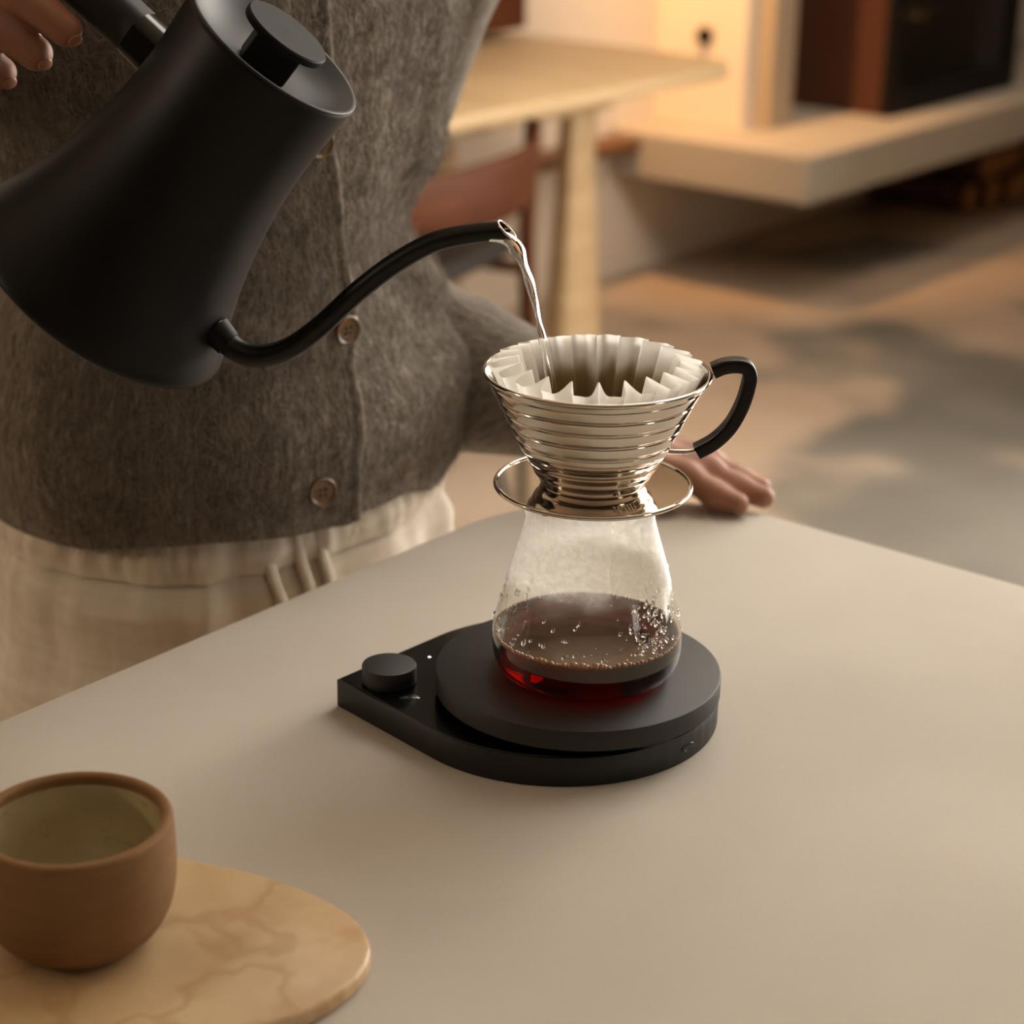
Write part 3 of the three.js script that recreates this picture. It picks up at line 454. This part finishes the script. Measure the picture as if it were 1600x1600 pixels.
// ───────────────────────── kettle ─────────────────────────
const KB = V(-0.8295, 1.117, -0.6832), KA = V(0.5513, 0.7883, -0.2732).normalize(), KD = V(0.7617, -0.6092, -0.2207), KN = V();
KD.addScaledVector(KA, -KD.dot(KA)).normalize(); KN.crossVectors(KD, KA);
const KM = new THREE.Matrix4().makeBasis(KD, KA, KN).setPosition(KB);
const kw = (x, y, z) => V(x, y, z).applyMatrix4(KM);
const KH = 0.1682;
{
  const t = thing('gooseneck_kettle', 'matte black gooseneck kettle tilted in the raised hand and pouring water', 'kettle'); t.applyMatrix4(KM);
  const pr = curve([[0.0735, 0.0006, 0], [0.076, 0.003, 0], [0.0762, 0.006, 0], [0.0742, 0.012, 0], [0.0698, 0.022, 0], [0.0645, 0.036, 0], [0.059, 0.054, 0], [0.0535, 0.078, 0], [0.0496, 0.104, 0], [0.0482, 0.13, 0], [0.0488, 0.152, 0], [0.0494, 0.166, 0]]).getSpacedPoints(90).map((p) => [p.x, p.y]);
  part('body', lathe([[0, 0.0006], [0.068, 0], ...pr, [0.0494, KH], [0.0482, KH]], 160), M.kettle, t, 'matte black flared body');
  const lid = part('lid', lathe([[0.0486, KH - 0.002], [0.0493, KH + 0.0006], [0.0486, KH + 0.0014], [0.047, KH + 0.001], [0.042, KH - 0.0035], [0.034, KH - 0.0085], [0.026, KH - 0.0115], [0.018, KH - 0.0125], [0, KH - 0.0125]], 128), M.lid, t, 'dark grey dished lid');
  part('knob_stem', new RoundedBoxGeometry(0.026, 0.02, 0.018, 3, 0.002).rotateY(0.5).translate(0, KH - 0.0025, 0), M.blackSatin, lid);
  part('knob', latheSharp([[0, 0], [0.0205, 0], [0.0228, 0.001], [0.0232, 0.0026], [0.0232, 0.0044], [0.0226, 0.0053], [0, 0.0058]], 96, 0.5).translate(0, KH + 0.0066, 0), M.lidKnob, lid, 'flat round lid knob');
  const sp = curve([[0.058, 0.033, 0], [0.0707, 0.0322, 0], [0.0804, 0.0331, 0], [0.0896, 0.0382, 0], [0.0969, 0.0467, 0], [0.1021, 0.0578, 0], [0.1063, 0.0757, 0], [0.1103, 0.1047, 0], [0.1163, 0.1306, 0], [0.1249, 0.1527, 0], [0.1372, 0.1698, 0], [0.1465, 0.1801, 0]]);
  const cut = (g, nl, nr) => { const T = sp.getTangentAt(1), p = g.attributes.position, w = nr + 1; for (let j = 0; j <= nl; j++) { const k = smooth(0.93, 1, j / nl); for (let i = 0; i <= nr; i++) { const a = (i / nr) * 6.28319, s = 0.0038 * (1 + Math.cos(a)) * k; p.setXYZ(j * w + i, p.getX(j * w + i) + T.x * s, p.getY(j * w + i) + T.y * s, p.getZ(j * w + i)); } } g.computeVertexNormals(); return g; };
  const rad = (q) => 0.0066 - 0.0012 * smooth(0, 0.5, q) - 0.0004 * smooth(0.5, 1, q);
  const outer = cut(sweep(sp, rad, 120, 32, { cap: false, upHint: V(0, 0, 1) }), 120, 32);
  const spout = part('spout', outer, M.spout, t, 'black gooseneck spout');
  part('spout_lining', cut(sweep(sp, (q) => rad(q) - 0.0006, 120, 32, { cap: false, upHint: V(0, 0, 1) }), 120, 32), M.steel, spout);
  { const p = outer.attributes.position, ring = []; for (let i = 0; i < 32; i++) { const k = 120 * 33 + i; ring.push([p.getX(k), p.getY(k), p.getZ(k)]); } part('spout_lip', new THREE.TubeGeometry(curve(ring, true), 64, 0.0006, 10, true), M.steel, spout, 'bright steel lip'); }
  part('spout_collar', sweep(curve([[0.064, 0.0328, 0], [0.072, 0.0322, 0], [0.0745, 0.0322, 0]]), (q) => 0.0085 - 0.0012 * q, 10, 32, { upHint: V(0, 0, 1) }), M.kettle, t);
  part('handle', sweep(curve([[-0.053, 0.1235, 0], [-0.07, 0.1235, 0], [-0.095, 0.123, 0], [-0.115, 0.121, 0], [-0.129, 0.113, 0], [-0.134, 0.1, 0], [-0.135, 0.08, 0], [-0.136, 0.05, 0], [-0.137, 0.02, 0], [-0.138, 0.008, 0]]), (q) => 0.0125 + 0.001 * q, 70, 32, { shape: roundRect(1, 0.95, 3.2), upHint: V(0, 0, 1) }), M.grip, t, 'matte black grip');
  part('handle_collar', sweep(curve([[-0.046, 0.1235, 0], [-0.054, 0.1235, 0], [-0.063, 0.1235, 0]]), (q) => 0.0132 - 0.0004 * q, 12, 40, { shape: roundRect(1, 0.97, 3.2), upHint: V(0, 0, 1) }), M.blackGloss, t, 'glossy black collar');
}
{ // poured water
  const p0 = kw(0.1515, 0.1795, 0), p1 = V(-0.5905, 1.0712, -0.7775), pts = [kw(0.1425, 0.1738, 0), kw(0.1475, 0.1775, 0)];
  for (let i = 0; i <= 10; i++) { const q = i / 10; pts.push(V(mixf(p0.x, p1.x, q), p0.y - (p0.y - p1.y) * (0.12 * q + 0.88 * q * q), mixf(p0.z, p1.z, q))); }
  const c = new THREE.CatmullRomCurve3(pts);
  const m = mesh('water_stream', sweep(c, (q) => (0.0036 - 0.0019 * smooth(0.05, 0.5, q)) * (1 + 0.1 * Math.sin(q * 46) * smooth(0.05, 0.2, q)), 140, 20, { shape: (a, q) => [Math.cos(a) * (1 + 0.18 * Math.sin(q * 30)), Math.sin(a) * (1 - 0.18 * Math.sin(q * 30))] }), waterMat);
  tag(m, 'thin clear stream of water falling from kettle spout into the filter', 'water');
}

// ───────────────────────── cup and tray ─────────────────────────
{
  const P = [[-0.6262, -0.5494], [-0.591, -0.5615], [-0.5557, -0.5658], [-0.529, -0.562], [-0.5115, -0.5515], [-0.5016, -0.5368], [-0.4975, -0.5128], [-0.5018, -0.487], [-0.516, -0.458], [-0.54, -0.418], [-0.585, -0.392], [-0.64, -0.385], [-0.69, -0.4], [-0.722, -0.432], [-0.728, -0.47], [-0.708, -0.508], [-0.67, -0.534]];
  const s = new THREE.Shape(new THREE.CatmullRomCurve3(P.map(([x, z]) => V(x, -z, 0)), true).getPoints(160).slice(0, -1).map((p) => new THREE.Vector2(p.x, p.y)));
  const map = tex(1024, (u, v) => { const w = fbm(u, v, 4, 4, 4, 101), w2 = fbm((u + 0.25 * w) % 1, (v + 0.25 * w) % 1, 7, 7, 5, 103), vein = Math.abs(fbm(u + 0.06 * w2, v + 0.06 * w, 6, 6, 4, 105) - 0.5), v2 = Math.abs(fbm(u + 0.1 * w, v, 11, 11, 3, 107) - 0.5); let c = lerp3(hex('#b9996f'), hex('#cdb28a'), clamp((w2 - 0.25) * 1.9)); c = lerp3(c, hex('#a98257'), 0.45 * smooth(0.09, 0, vein)); return lerp3(c, hex('#8a6545'), 0.4 * smooth(0.025, 0, v2) * smooth(0.62, 0.5, vein * 8) * smooth(0.45, 0.6, w)); }, { srgb: true, rep: [4.5, 4.5] });
  const m = mesh('marble_tray', plate(s, 0.009, 0.003, 5), std({ map, roughness: 0.42 })); m.position.y = TY; tag(m, 'rounded beige marble tray with fine brown veins under the cup', 'tray');
}
{
  const t = thing('ceramic_cup', 'brown stoneware cup with pale glazed inside standing on the marble tray', 'cup', [-0.6115, TY + 0.009, -0.4747]);
  const clay = std({ map: tex(512, (u, v) => { const a = fbm(u, v, 4, 6, 4, 111), b = hash(Math.floor(u * 512), Math.floor(v * 512), 12); return lerp3(hex('#75522f'), hex('#8d6840'), clamp(a * 0.9 + (b - 0.5) * 0.35)); }, { srgb: true, rep: [3, 2] }), roughness: 0.85, bumpMap: grain, bumpScale: 0.0002 });
  const R = 0.0425, out = curve([[0.0245, 0.0002, 0], [0.0285, 0.0016, 0], [0.0345, 0.007, 0], [0.0395, 0.0155, 0], [0.0421, 0.026, 0], [0.0428, 0.036, 0], [R, 0.05, 0], [R - 0.0003, 0.0562, 0]]).getSpacedPoints(40).map((p) => [p.x, p.y]);
  const rim = []; for (let i = 0; i <= 10; i++) { const a = (i / 10) * Math.PI; rim.push([R - 0.0027 + 0.0024 * Math.cos(a), 0.0566 + 0.002 * Math.sin(a)]); }
  part('body', lathe([[0, 0.0004], [0.022, 0.0004], ...out, ...rim, [0.0376, 0.0535]], 128), clay, t, 'brown unglazed outside');
  part('glaze', lathe([[0.0377, 0.0537], [0.0378, 0.05], [0.038, 0.036], [0.0374, 0.025], [0.035, 0.016], [0.03, 0.009], [0.022, 0.0055], [0, 0.0045]], 128), phy({ map: tex(512, (u, v) => { const a = fbm(u, v, 5, 5, 4, 115), k = Math.abs(fbm(u, v, 9, 7, 2, 118) - 0.5); return lerp3(lerp3(hex('#a59673'), hex('#bdb08e'), a), hex('#857753'), 0.4 * smooth(0.012, 0, k)); }, { srgb: true, rep: [2, 1] }), roughness: 0.22, clearcoat: 0.5, clearcoatRoughness: 0.15 }), t, 'pale olive crackle glaze inside');
}
{ const m = mesh('coffee_crumb', new THREE.IcosahedronGeometry(0.0007, 1).scale(1.3, 0.8, 1), M.ironBlack); m.position.set(-0.59, TY + 0.0005, -0.7114); tag(m, 'tiny dark coffee crumb on the worktop before the scale', 'crumb'); }

// ───────────────────────── the person ─────────────────────────
{
  const BX = -0.99, BZ = -0.93;
  const t = thing('person', 'person in grey wool cardigan and cream linen trousers pouring from the kettle', 'person', [BX, 0, BZ]);
  const off = (g) => g.translate(-BX, 0, -BZ);
  // joints
  const shL = [-1.005, 1.33, -1.14], elL = [-1.128, 0.995, -1.125], wrL = [-0.832, 0.946, -1.102], shR = [-1.0, 1.35, -0.74], elR = [-1.156, 1.287, -0.559], wrR = kw(-0.19, 0.07, -0.004).toArray();
  // body: trunk, head, arms and legs in one field; each hand in its own finer field
  const trunk = blob([
    [[-0.995, 0.9, -0.93], 0.1, [-0.995, 0.9, -0.93], 0.1], [[-0.99, 0.88, -0.87], 0.075, [-0.99, 0.88, -0.99], 0.075], [[-0.995, 0.92, -0.93], 0.1, [-1.0, 1.12, -0.93], 0.09], [[-1.0, 1.22, -0.87], 0.085, [-1.0, 1.22, -0.99], 0.085], [[-1.0, 1.12, -0.93], 0.09, [-1.0, 1.3, -0.93], 0.085],
    [[-1.005, 1.335, -0.8], 0.055, [-1.005, 1.335, -1.06], 0.055], [[-1.0, 1.36, -0.93], 0.055, [-0.985, 1.5, -0.93], 0.05],
    [[-0.975, 1.585, -0.93], 0.077, [-0.985, 1.62, -0.93], 0.094], [[-0.935, 1.535, -0.93], 0.045, [-0.96, 1.58, -0.93], 0.07], [[-0.887, 1.578, -0.93], 0.011, [-0.9, 1.61, -0.93], 0.009], [[-0.905, 1.545, -0.945], 0.009, [-0.905, 1.545, -0.915], 0.009], [[-0.98, 1.58, -0.84], 0.02, [-0.985, 1.61, -0.838], 0.022], [[-0.98, 1.58, -1.02], 0.02, [-0.985, 1.61, -1.022], 0.022],
    [shL, 0.045, elL, 0.038], [elL, 0.036, wrL, 0.026], [shR, 0.045, elR, 0.038], [elR, 0.036, wrR, 0.026],
    [[-0.99, 0.86, -0.86], 0.07, [-0.985, 0.48, -0.845], 0.055], [[-0.985, 0.48, -0.845], 0.055, [-1.0, 0.09, -0.85], 0.036], [[-0.99, 0.86, -1.0], 0.07, [-0.985, 0.48, -1.015], 0.055], [[-0.985, 0.48, -1.015], 0.055, [-1.0, 0.09, -1.01], 0.036],
    [[-1.01, 0.04, -0.85], 0.036, [-0.87, 0.03, -0.845], 0.028], [[-1.01, 0.04, -1.01], 0.036, [-0.87, 0.03, -1.015], 0.028],
  ], 128, 0.03);
  // left hand: palm down on the corner of the worktop, f forwards from the wrist, s towards the thumb
  const F = [0.96, -0.28], S = [0.28, 0.96], hl = (f, s, y) => { f *= 0.94; s *= 0.94; return [wrL[0] + F[0] * f + S[0] * s, y - 0.95 * Math.max(0, -s - 0.014) * Math.max(0, f - 0.06) * 20, wrL[2] + F[1] * f + S[1] * s]; };
  const bonesL = [[wrL, 0.024, hl(0.02, 0, 0.938), 0.021]];
  const nails = [];
  for (const [s, k, l, r] of [[0.024, 0.072, 0.92, 0.0092], [0.006, 0.078, 1, 0.0094], [-0.013, 0.074, 0.95, 0.0088], [-0.031, 0.064, 0.78, 0.0078]]) {
    bonesL.push([hl(0.015, s * 0.5, 0.935), 0.016, hl(k, s, 0.929), 0.0116], [hl(k, s, 0.929), 0.0112, hl(k + 0.042 * l, s * 1.12, 0.9225), r], [hl(k + 0.042 * l, s * 1.12, 0.9225), r, hl(k + 0.066 * l, s * 1.18, 0.9125), r * 0.92], [hl(k + 0.066 * l, s * 1.18, 0.9125), r * 0.92, hl(k + 0.086 * l, s * 1.22, 0.9088), r * 0.84]);
  }
  bonesL.push([hl(0.012, 0.014, 0.931), 0.016, hl(0.045, 0.036, 0.918), 0.0125], [hl(0.045, 0.036, 0.918), 0.0115, hl(0.077, 0.046, 0.9125), 0.0098], [hl(0.077, 0.046, 0.9125), 0.0096, hl(0.104, 0.047, 0.9095), 0.0082]);
  const handL = blob(bonesL, 92, 0.008, 0.012);
  // right hand: fist round the kettle's grip, built in the kettle's own axes
  const K = (x, y, z) => kw(x, y, z).toArray(), bonesR = [[wrR, 0.025, K(-0.178, 0.075, -0.004), 0.024]];
  for (const [h, tip, r, c] of [[0.1055, -0.0805, 0.0102, 0], [0.0845, -0.0865, 0.0104, 1], [0.063, -0.0965, 0.0099, 2], [0.044, -0.104, 0.0086, 3]]) {
    bonesR.push([K(-0.178, 0.074, -0.002), 0.02, K(-0.168, h - 0.003, 0.006), 0.0135], [K(-0.168, h - 0.003, 0.006), 0.012, K(-0.146, h + 0.001, 0.0258), r * 1.06], [K(-0.146, h + 0.001, 0.0258), r * 1.06, K(-0.117, h, 0.0272), r], [K(-0.117, h, 0.0272), r, K(tip - 0.008, h - 0.001, 0.0175), r * 0.86]);
    const n = new THREE.SphereGeometry(1, 16, 10).scale(0.0042, 0.0038, 0.0012); n.rotateY(1.25); n.translate(tip + 0.0006, h - 0.0008, 0.0195); nails.push(n.applyMatrix4(KM));
  }
  bonesR.push([K(-0.176, 0.095, -0.012), 0.0175, K(-0.159, 0.122, -0.016), 0.0125], [K(-0.159, 0.122, -0.016), 0.0115, K(-0.124, 0.1485, -0.006), 0.0102], [K(-0.124, 0.1485, -0.006), 0.01, K(-0.094, 0.1505, 0.004), 0.0085]);
  const handR = blob(bonesR, 96, 0.0055, 0.012);
  const skinMap = tex(256, (u, v) => lerp3(hex('#94634b'), hex('#a27056'), fbm(u, v, 12, 12, 4, 131)), { srgb: true });
  const bodyGeo = merge([trunk, handL, handR]);
  { const p = bodyGeo.attributes.position, uv = bodyGeo.attributes.uv; for (let i = 0; i < p.count; i++) uv.setXY(i, (p.getX(i) + p.getZ(i)) * 6, p.getY(i) * 6); }
  const all = mergeGeometries([off(bodyGeo), off(merge(nails))], true);
  const body = new THREE.Mesh(all, [phy({ map: skinMap, roughness: 0.55 }), phy({ color: '#a77456', roughness: 0.4 })]); body.name = 'body'; t.add(body);
  // hair
  part('hair', off(blob([[[-1.0, 1.64, -0.93], 0.099, [-1.005, 1.65, -0.93], 0.1], [[-1.04, 1.6, -0.93], 0.085, [-1.06, 1.5, -0.93], 0.06], [[-1.075, 1.66, -0.93], 0.045, [-1.09, 1.67, -0.93], 0.045]], 48, 0.03)), std({ color: '#2c1d14', roughness: 0.6 }), t, 'dark brown tied hair');

  // knitted wool
  const strand = (u, v) => { const w = fbm(u, v, 5, 5, 3, 141), a = fbm((u + 0.05 * w + 1) % 1, v, 60, 22, 3, 143), b = fbm(u, v, 24, 10, 3, 145), c = fbm(u, v, 170, 60, 2, 147); return clamp(0.5 + (a - 0.5) * 0.95 + (b - 0.5) * 0.8 + (c - 0.5) * 0.8); };
  const woolMap = tex(1024, (u, v) => lerp3(hex('#554d44'), hex('#93887b'), strand(u, v)), { srgb: true, rep: [11, 8] });
  const woolBump = tex(1024, (u, v) => strand(u, v), { rep: [11, 8] });
  const wool = phy({ map: woolMap, bumpMap: woolBump, bumpScale: 0.0013, roughness: 1, sheen: 1, sheenRoughness: 0.6, sheenColor: new THREE.Color(0.62, 0.57, 0.5), side: THREE.DoubleSide });
  const key = (y, ks) => { for (let i = 1; i < ks.length; i++) if (y <= ks[i][0]) { const a = ks[i - 1], b = ks[i], q = smooth(a[0], b[0], y); return a.slice(1).map((x, k) => mixf(x, b[k + 1], q)); } return ks.at(-1).slice(1); };
  // height: half depth, half width, centre x, centre z
  const TORSO = [[0.86, 0.128, 0.172, -0.99, -0.93], [0.9, 0.13, 0.176, -0.99, -0.93], [0.975, 0.136, 0.186, -0.99, -0.935], [1.03, 0.122, 0.168, -0.995, -0.93], [1.085, 0.113, 0.142, -0.995, -0.925], [1.15, 0.12, 0.179, -1.0, -0.93], [1.24, 0.125, 0.2, -1.0, -0.93], [1.32, 0.115, 0.182, -1.005, -0.93], [1.38, 0.085, 0.14, -1.0, -0.93], [1.43, 0.064, 0.075, -0.995, -0.93]];
  const EDGE = [[0.9, -0.905], [0.9157, -0.906], [0.969, -0.9045], [1.002, -0.911], [1.0603, -0.918], [1.1225, -0.913], [1.186, -0.907], [1.2506, -0.905], [1.45, -0.895]];
  const torso = (a, y, o = 0, fold = 1) => {
    const [dx, dz, cx, cz] = key(y, TORSO), c = Math.cos(a), s = Math.sin(a), e = 0.86, sx = Math.sign(c) * Math.abs(c) ** e, sz = Math.sign(s) * Math.abs(s) ** e;
    const au = a / 6.2832 + 0.5, side = smooth(0.05, 0.5, a) * smooth(3, 2, a);
    const f = fold * (0.016 * (fbm(au, y, 9, 3, 2, 151) - 0.5) + 0.012 * (fbm(au + 0.07 * y, y * 0.7, 22, 3, 2, 153) - 0.5) * (0.5 + 1.3 * side) + side * 0.006 * Math.sin(y * 70 + a * 5) * Math.exp(-(((y - 1.09) / 0.06) ** 2))) * smooth(1.42, 1.3, y);
    return [cx + (dx + o + f) * sx, y, cz - (dz + o + f) * sz];
  };
  const edgeA = (y) => { const [, dz, , cz] = key(y, TORSO); return Math.asin(clamp((cz - key(y, EDGE)[0]) / dz, -1, 1)); };
  const hemR = (a) => 0.91 + 0.01 * Math.cos(a * 0.5) - 0.004 * Math.sin(a * 3), hemL = (a) => 0.917 - 0.012 * smooth(0.1, 0.4, a) + 0.03 * smooth(0.4, 1.3, a);
  const panel = (a0, a1, hem, o, edgeAtEnd) => grid(300, 110, (u, v) => {
    const y0 = v < 0.03 ? 1 - v / 0.03 : 0, yl = Math.max(0, (v - 0.03) / 0.97), e = edgeAtEnd ? smooth(0.99, 1, u) : 0;
    const yy = (a) => mixf(hem(a), 1.425, yl), am = mixf(a0, edgeAtEnd ? 0 : a1, u); const y = yy(am), a = edgeAtEnd ? mixf(a0, edgeA(y), Math.min(1, u / 0.995)) : mixf(a0, a1, u);
    const w = edgeAtEnd ? smooth(-1.5, -0.25, a) : 0, ridge = edgeAtEnd ? 0.002 * Math.exp(-(((u - 0.98) / 0.01) ** 2)) : 0;
    return torso(a, y + 0.004 * y0, o + 0.012 * w + ridge - 0.009 * y0 - 0.018 * e * e);
  }, { uvf: (u, v) => [mixf(a0, a1, u) * 0.155, v * 0.52] });
  const cardigan = part('cardigan', off(panel(-Math.PI, 0, hemR, 0.006, true)), wool, t, 'fuzzy grey brown knitted cardigan');
  part('front_panel', off(panel(-0.28, Math.PI, hemL, 0.004, false)), wool, cardigan, 'lit side of the cardigan tucked under the button edge');
  { const P = []; for (let y = 0.924; y < 1.42; y += 0.02) P.push(torso(edgeA(y) - 0.008, y, 0.0175 + 0.001 * Math.sin(y * 90))); part('knit_edging', off(sweep(curve(P), () => 0.0042, 160, 14, { upHint: V(1, 0, 0) })), phy({ map: woolMap, roughness: 1, sheen: 1, sheenRoughness: 0.6, sheenColor: new THREE.Color(0.62, 0.57, 0.5) }), cardigan, 'thick knitted front edge'); }
  const arm = (pts, radii, s, wr) => { const c = curve(pts), g = sweep(c, (q) => { const k = q * (radii.length - 1), i = Math.min(radii.length - 2, Math.floor(k)); return mixf(radii[i], radii[i + 1], smooth(0, 1, k - i)); }, 110, 56, { shape: (a, q) => { const f = 1 + wr * (fbm(a / 6.2832, q, 5, 9, 3, s) - 0.5) + 0.05 * Math.sin(q * 40 + 2 * Math.sin(a)) * Math.exp(-(((q - 0.52) / 0.16) ** 2)); return [Math.cos(a) * f, Math.sin(a) * f]; }, upHint: V(0.3, 0.2, 1) }); return off(g); };
  part('sleeve', arm([[-1.0, 1.37, -1.04], shL, [-1.058, 1.2, -1.192], elL, [-1.035, 0.975, -1.115], [-0.94, 0.963, -1.095], [-0.816, 0.947, -1.106]], [0.06, 0.07, 0.066, 0.064, 0.062, 0.056, 0.04], 161, 0.28), wool, cardigan, 'left sleeve');
  part('sleeve', arm([[-1.0, 1.37, -0.81], shR, [-1.09, 1.32, -0.65], elR, [(elR[0] + wrR[0]) / 2, (elR[1] + wrR[1]) / 2 - 0.01, (elR[2] + wrR[2]) / 2], K(-0.222, 0.05, 0)], [0.06, 0.07, 0.064, 0.06, 0.052, 0.038], 163, 0.24), wool, cardigan, 'right sleeve');
  const horn = phy({ map: tex(128, (u, v) => lerp3(hex('#4d3317'), hex('#7c5a2c'), fbm(u, v, 5, 5, 3, 165)), { srgb: true }), roughness: 0.35, clearcoat: 0.3 });
  for (const [y, z] of [[0.951, -0.88], [1.046, -0.911], [1.165, -0.902], [1.285, -0.9]]) {
    const a = Math.asin(clamp((-0.93 - z) / 0.17, -1, 1)), p = torso(a, y, 0.0195), g = latheSharp([[0, 0], [0.0085, 0], [0.0098, 0.001], [0.0099, 0.0022], [0.009, 0.0031], [0.0078, 0.0027], [0.007, 0.0019], [0, 0.0019]], 40, 0.7);
    g.rotateZ(-Math.PI / 2); g.rotateY(a); g.translate(...p); const b = part('button', off(g), horn, cardigan, 'brown horn button');
    const holes = []; for (const [i, j] of [[-1, -1], [1, -1], [-1, 1], [1, 1]]) { const h = new THREE.CylinderGeometry(0.0009, 0.0009, 0.0006, 12); h.translate(i * 0.0019, 0.0021, j * 0.0019); h.rotateZ(-Math.PI / 2); h.rotateY(a); h.translate(...p); holes.push(h); }
    part('button_hole', off(merge(holes)), M.ironBlack, b);
  }
  { // mohair fibres
    const strandG = sweep(curve([[0, 0, 0], [0.25, 0.06, 0], [0.6, 0.12, 0.05], [1, 0.1, 0.12]]), (q) => 0.018 * (1 - 0.6 * q), 4, 3, { cap: false });
    const N = 60000, im = new THREE.InstancedMesh(strandG, std({ color: '#a3978a', roughness: 1 }), N), m4 = new THREE.Matrix4(), q = new THREE.Quaternion(), q2 = new THREE.Quaternion(), col = new THREE.Color();
    for (let i = 0; i < N; i++) {
      const onEdge = i < 1500, a0 = -1.5 + 3.4 * rnd(), y = (a0 < 0 ? hemR(a0) : hemL(a0)) + 0.006 + 0.4 * rnd(), a = onEdge ? edgeA(y) - 0.004 - 0.03 * rnd() ** 2 : a0, over = a < edgeA(y), o = onEdge ? 0.021 : over ? 0.0065 + 0.012 * smooth(-1.5, -0.25, a) : 0.0045, p = torso(a, y, o - 0.001), p2 = torso(a + 0.02, y, o - 0.001), p3 = torso(a, y + 0.005, o - 0.001);
      const tu = V(p2[0] - p[0], p2[1] - p[1], p2[2] - p[2]).normalize(), tv = V(p3[0] - p[0], p3[1] - p[1], p3[2] - p[2]).normalize(), n = V().crossVectors(tu, tv).normalize(), w = rnd() * 6.2832, dir = tu.multiplyScalar(Math.cos(w) * 0.7).addScaledVector(tv, Math.sin(w)).addScaledVector(n, 0.1 + 0.45 * rnd() * rnd()).normalize();
      q.setFromUnitVectors(V(1, 0, 0), dir); q2.setFromAxisAngle(dir, rnd() * 6.28); q.premultiply(q2); const s = 0.005 + 0.009 * rnd(); m4.compose(V(p[0] - BX, p[1], p[2] - BZ), q, V(s, s, s)); im.setMatrixAt(i, m4); im.setColorAt(i, col.setScalar(0.35 + 0.65 * rnd()));
    }
    im.name = 'wool_fuzz'; im.userData.kind = 'stuff'; cardigan.add(im);
  }

  // trousers
  const weave = tex(512, (u, v) => 0.5 + 0.25 * Math.sin(u * 6.2832 * 110) * (0.6 + 0.8 * fbm(u, v, 30, 30, 2, 171)) + 0.25 * Math.sin(v * 6.2832 * 110), { rep: [9, 9] });
  const linen = phy({ map: tex(512, (u, v) => lerp3(hex('#dcd1c0'), hex('#ece3d4'), clamp(0.5 + (fbm(u, v, 40, 9, 3, 173) - 0.5) + (fbm(u, v, 9, 40, 3, 175) - 0.5))), { srgb: true, rep: [4, 4] }), bumpMap: weave, bumpScale: 0.00025, roughness: 0.95, sheen: 0.2, side: THREE.DoubleSide });
  const HIP = [[0.45, 0.13, 0.2, -0.985, -0.93], [0.7, 0.14, 0.2, -0.985, -0.93], [0.8, 0.142, 0.19, -0.985, -0.925], [0.87, 0.136, 0.174, -0.988, -0.92], [0.9, 0.126, 0.16, -0.99, -0.92], [0.925, 0.12, 0.153, -0.99, -0.92]];
  const hip = (a, y, o = 0) => { const [dx, dz, cx, cz] = key(y, HIP), c = Math.cos(a), s = Math.sin(a), e = 0.86, au = a / 6.2832 + 0.5, top = smooth(0.905, 0.86, y);
    const f = top * (0.036 * (fbm(au, y * 0.5, 8, 2, 2, 181) - 0.5) + 0.014 * (fbm(au + 0.25 * y, y * 1.4, 15, 5, 3, 183) - 0.5)) + 0.011 * (fbm(au, y * 0.6, 44, 2, 2, 185) - 0.5) * smooth(0.78, 0.9, y) + 0.007 * Math.sin(y * 38 + 3 * Math.sin(a * 1.3)) * smooth(0.88, 0.8, y) * smooth(0.7, 0.78, y);
    return [cx + (dx + o + f) * Math.sign(c) * Math.abs(c) ** e, y, cz - (dz + o + f) * Math.sign(s) * Math.abs(s) ** e]; };
  const legs = [-0.83, -1.03].map((z, i) => sweep(curve([[-0.985, 0.78, z + (i ? 0.03 : -0.03)], [-0.98, 0.5, z], [-0.99, 0.25, z], [-1.0, 0.06, z]]), (q) => 0.125 - 0.03 * q, 60, 40, { cap: false, shape: (a, q) => { const f = 1 + 0.14 * (fbm(a / 6.2832, q, 7, 5, 3, 187 + i) - 0.5); return [Math.cos(a) * f, Math.sin(a) * f]; } }));
  const trousers = part('trousers', off(merge([grid(200, 110, (u, v) => hip(u * 6.28319 - Math.PI, mixf(0.62, 0.905, v)), { closeU: true, uvf: (u, v) => [u * 1.1, v * 0.4] }), ...legs])), linen, t, 'loose cream linen trousers');
  part('waistband', off(grid(240, 16, (u, v) => { const a = u * 6.28319 - Math.PI, q = Math.sin(v * Math.PI); return hip(a, mixf(0.893, 0.932, v), 0.003 + 0.004 * q + 0.0016 * Math.sin(a * 60 + 3 * Math.sin(a * 7)) * q); }, { closeU: true, uvf: (u, v) => [u * 1.1, v * 0.04] })), linen, trousers, 'gathered elastic waistband');
  for (const [z0, z1, y1, b] of [[-0.846, -0.85, 0.82, 0.004], [-0.868, -0.88, 0.8, 0], [-0.886, -0.892, 0.8, 0.003]]) {
    const P = []; for (let i = 0; i <= 8; i++) { const q = i / 8, y = mixf(0.925, y1, q), z = mixf(z0, z1, q) + 0.002 * Math.sin(q * 5), a = Math.asin(clamp((-0.93 - z) / 0.18, -1, 1)), h = hip(a, y, 0.0075 + b * q); P.push([h[0], y, z]); }
    part('drawstring', off(sweep(curve(P), () => 0.0046, 40, 12, { shape: roundRect(1, 0.55, 2.6), upHint: V(1, 0, 0) })), linen, trousers, 'hanging cream drawstring');
  }
  const sole = std({ color: '#3b2e25', roughness: 0.7 });
  for (const z of [-0.848, -1.012]) part('shoe', off(blob([[[-1.03, 0.045, z], 0.042, [-0.98, 0.05, z], 0.043], [[-0.98, 0.05, z], 0.043, [-0.85, 0.033, z], 0.033]], 40, 0.03)), sole, t, 'dark leather shoe');
}
place(scene);
renderer.render(scene, camera);
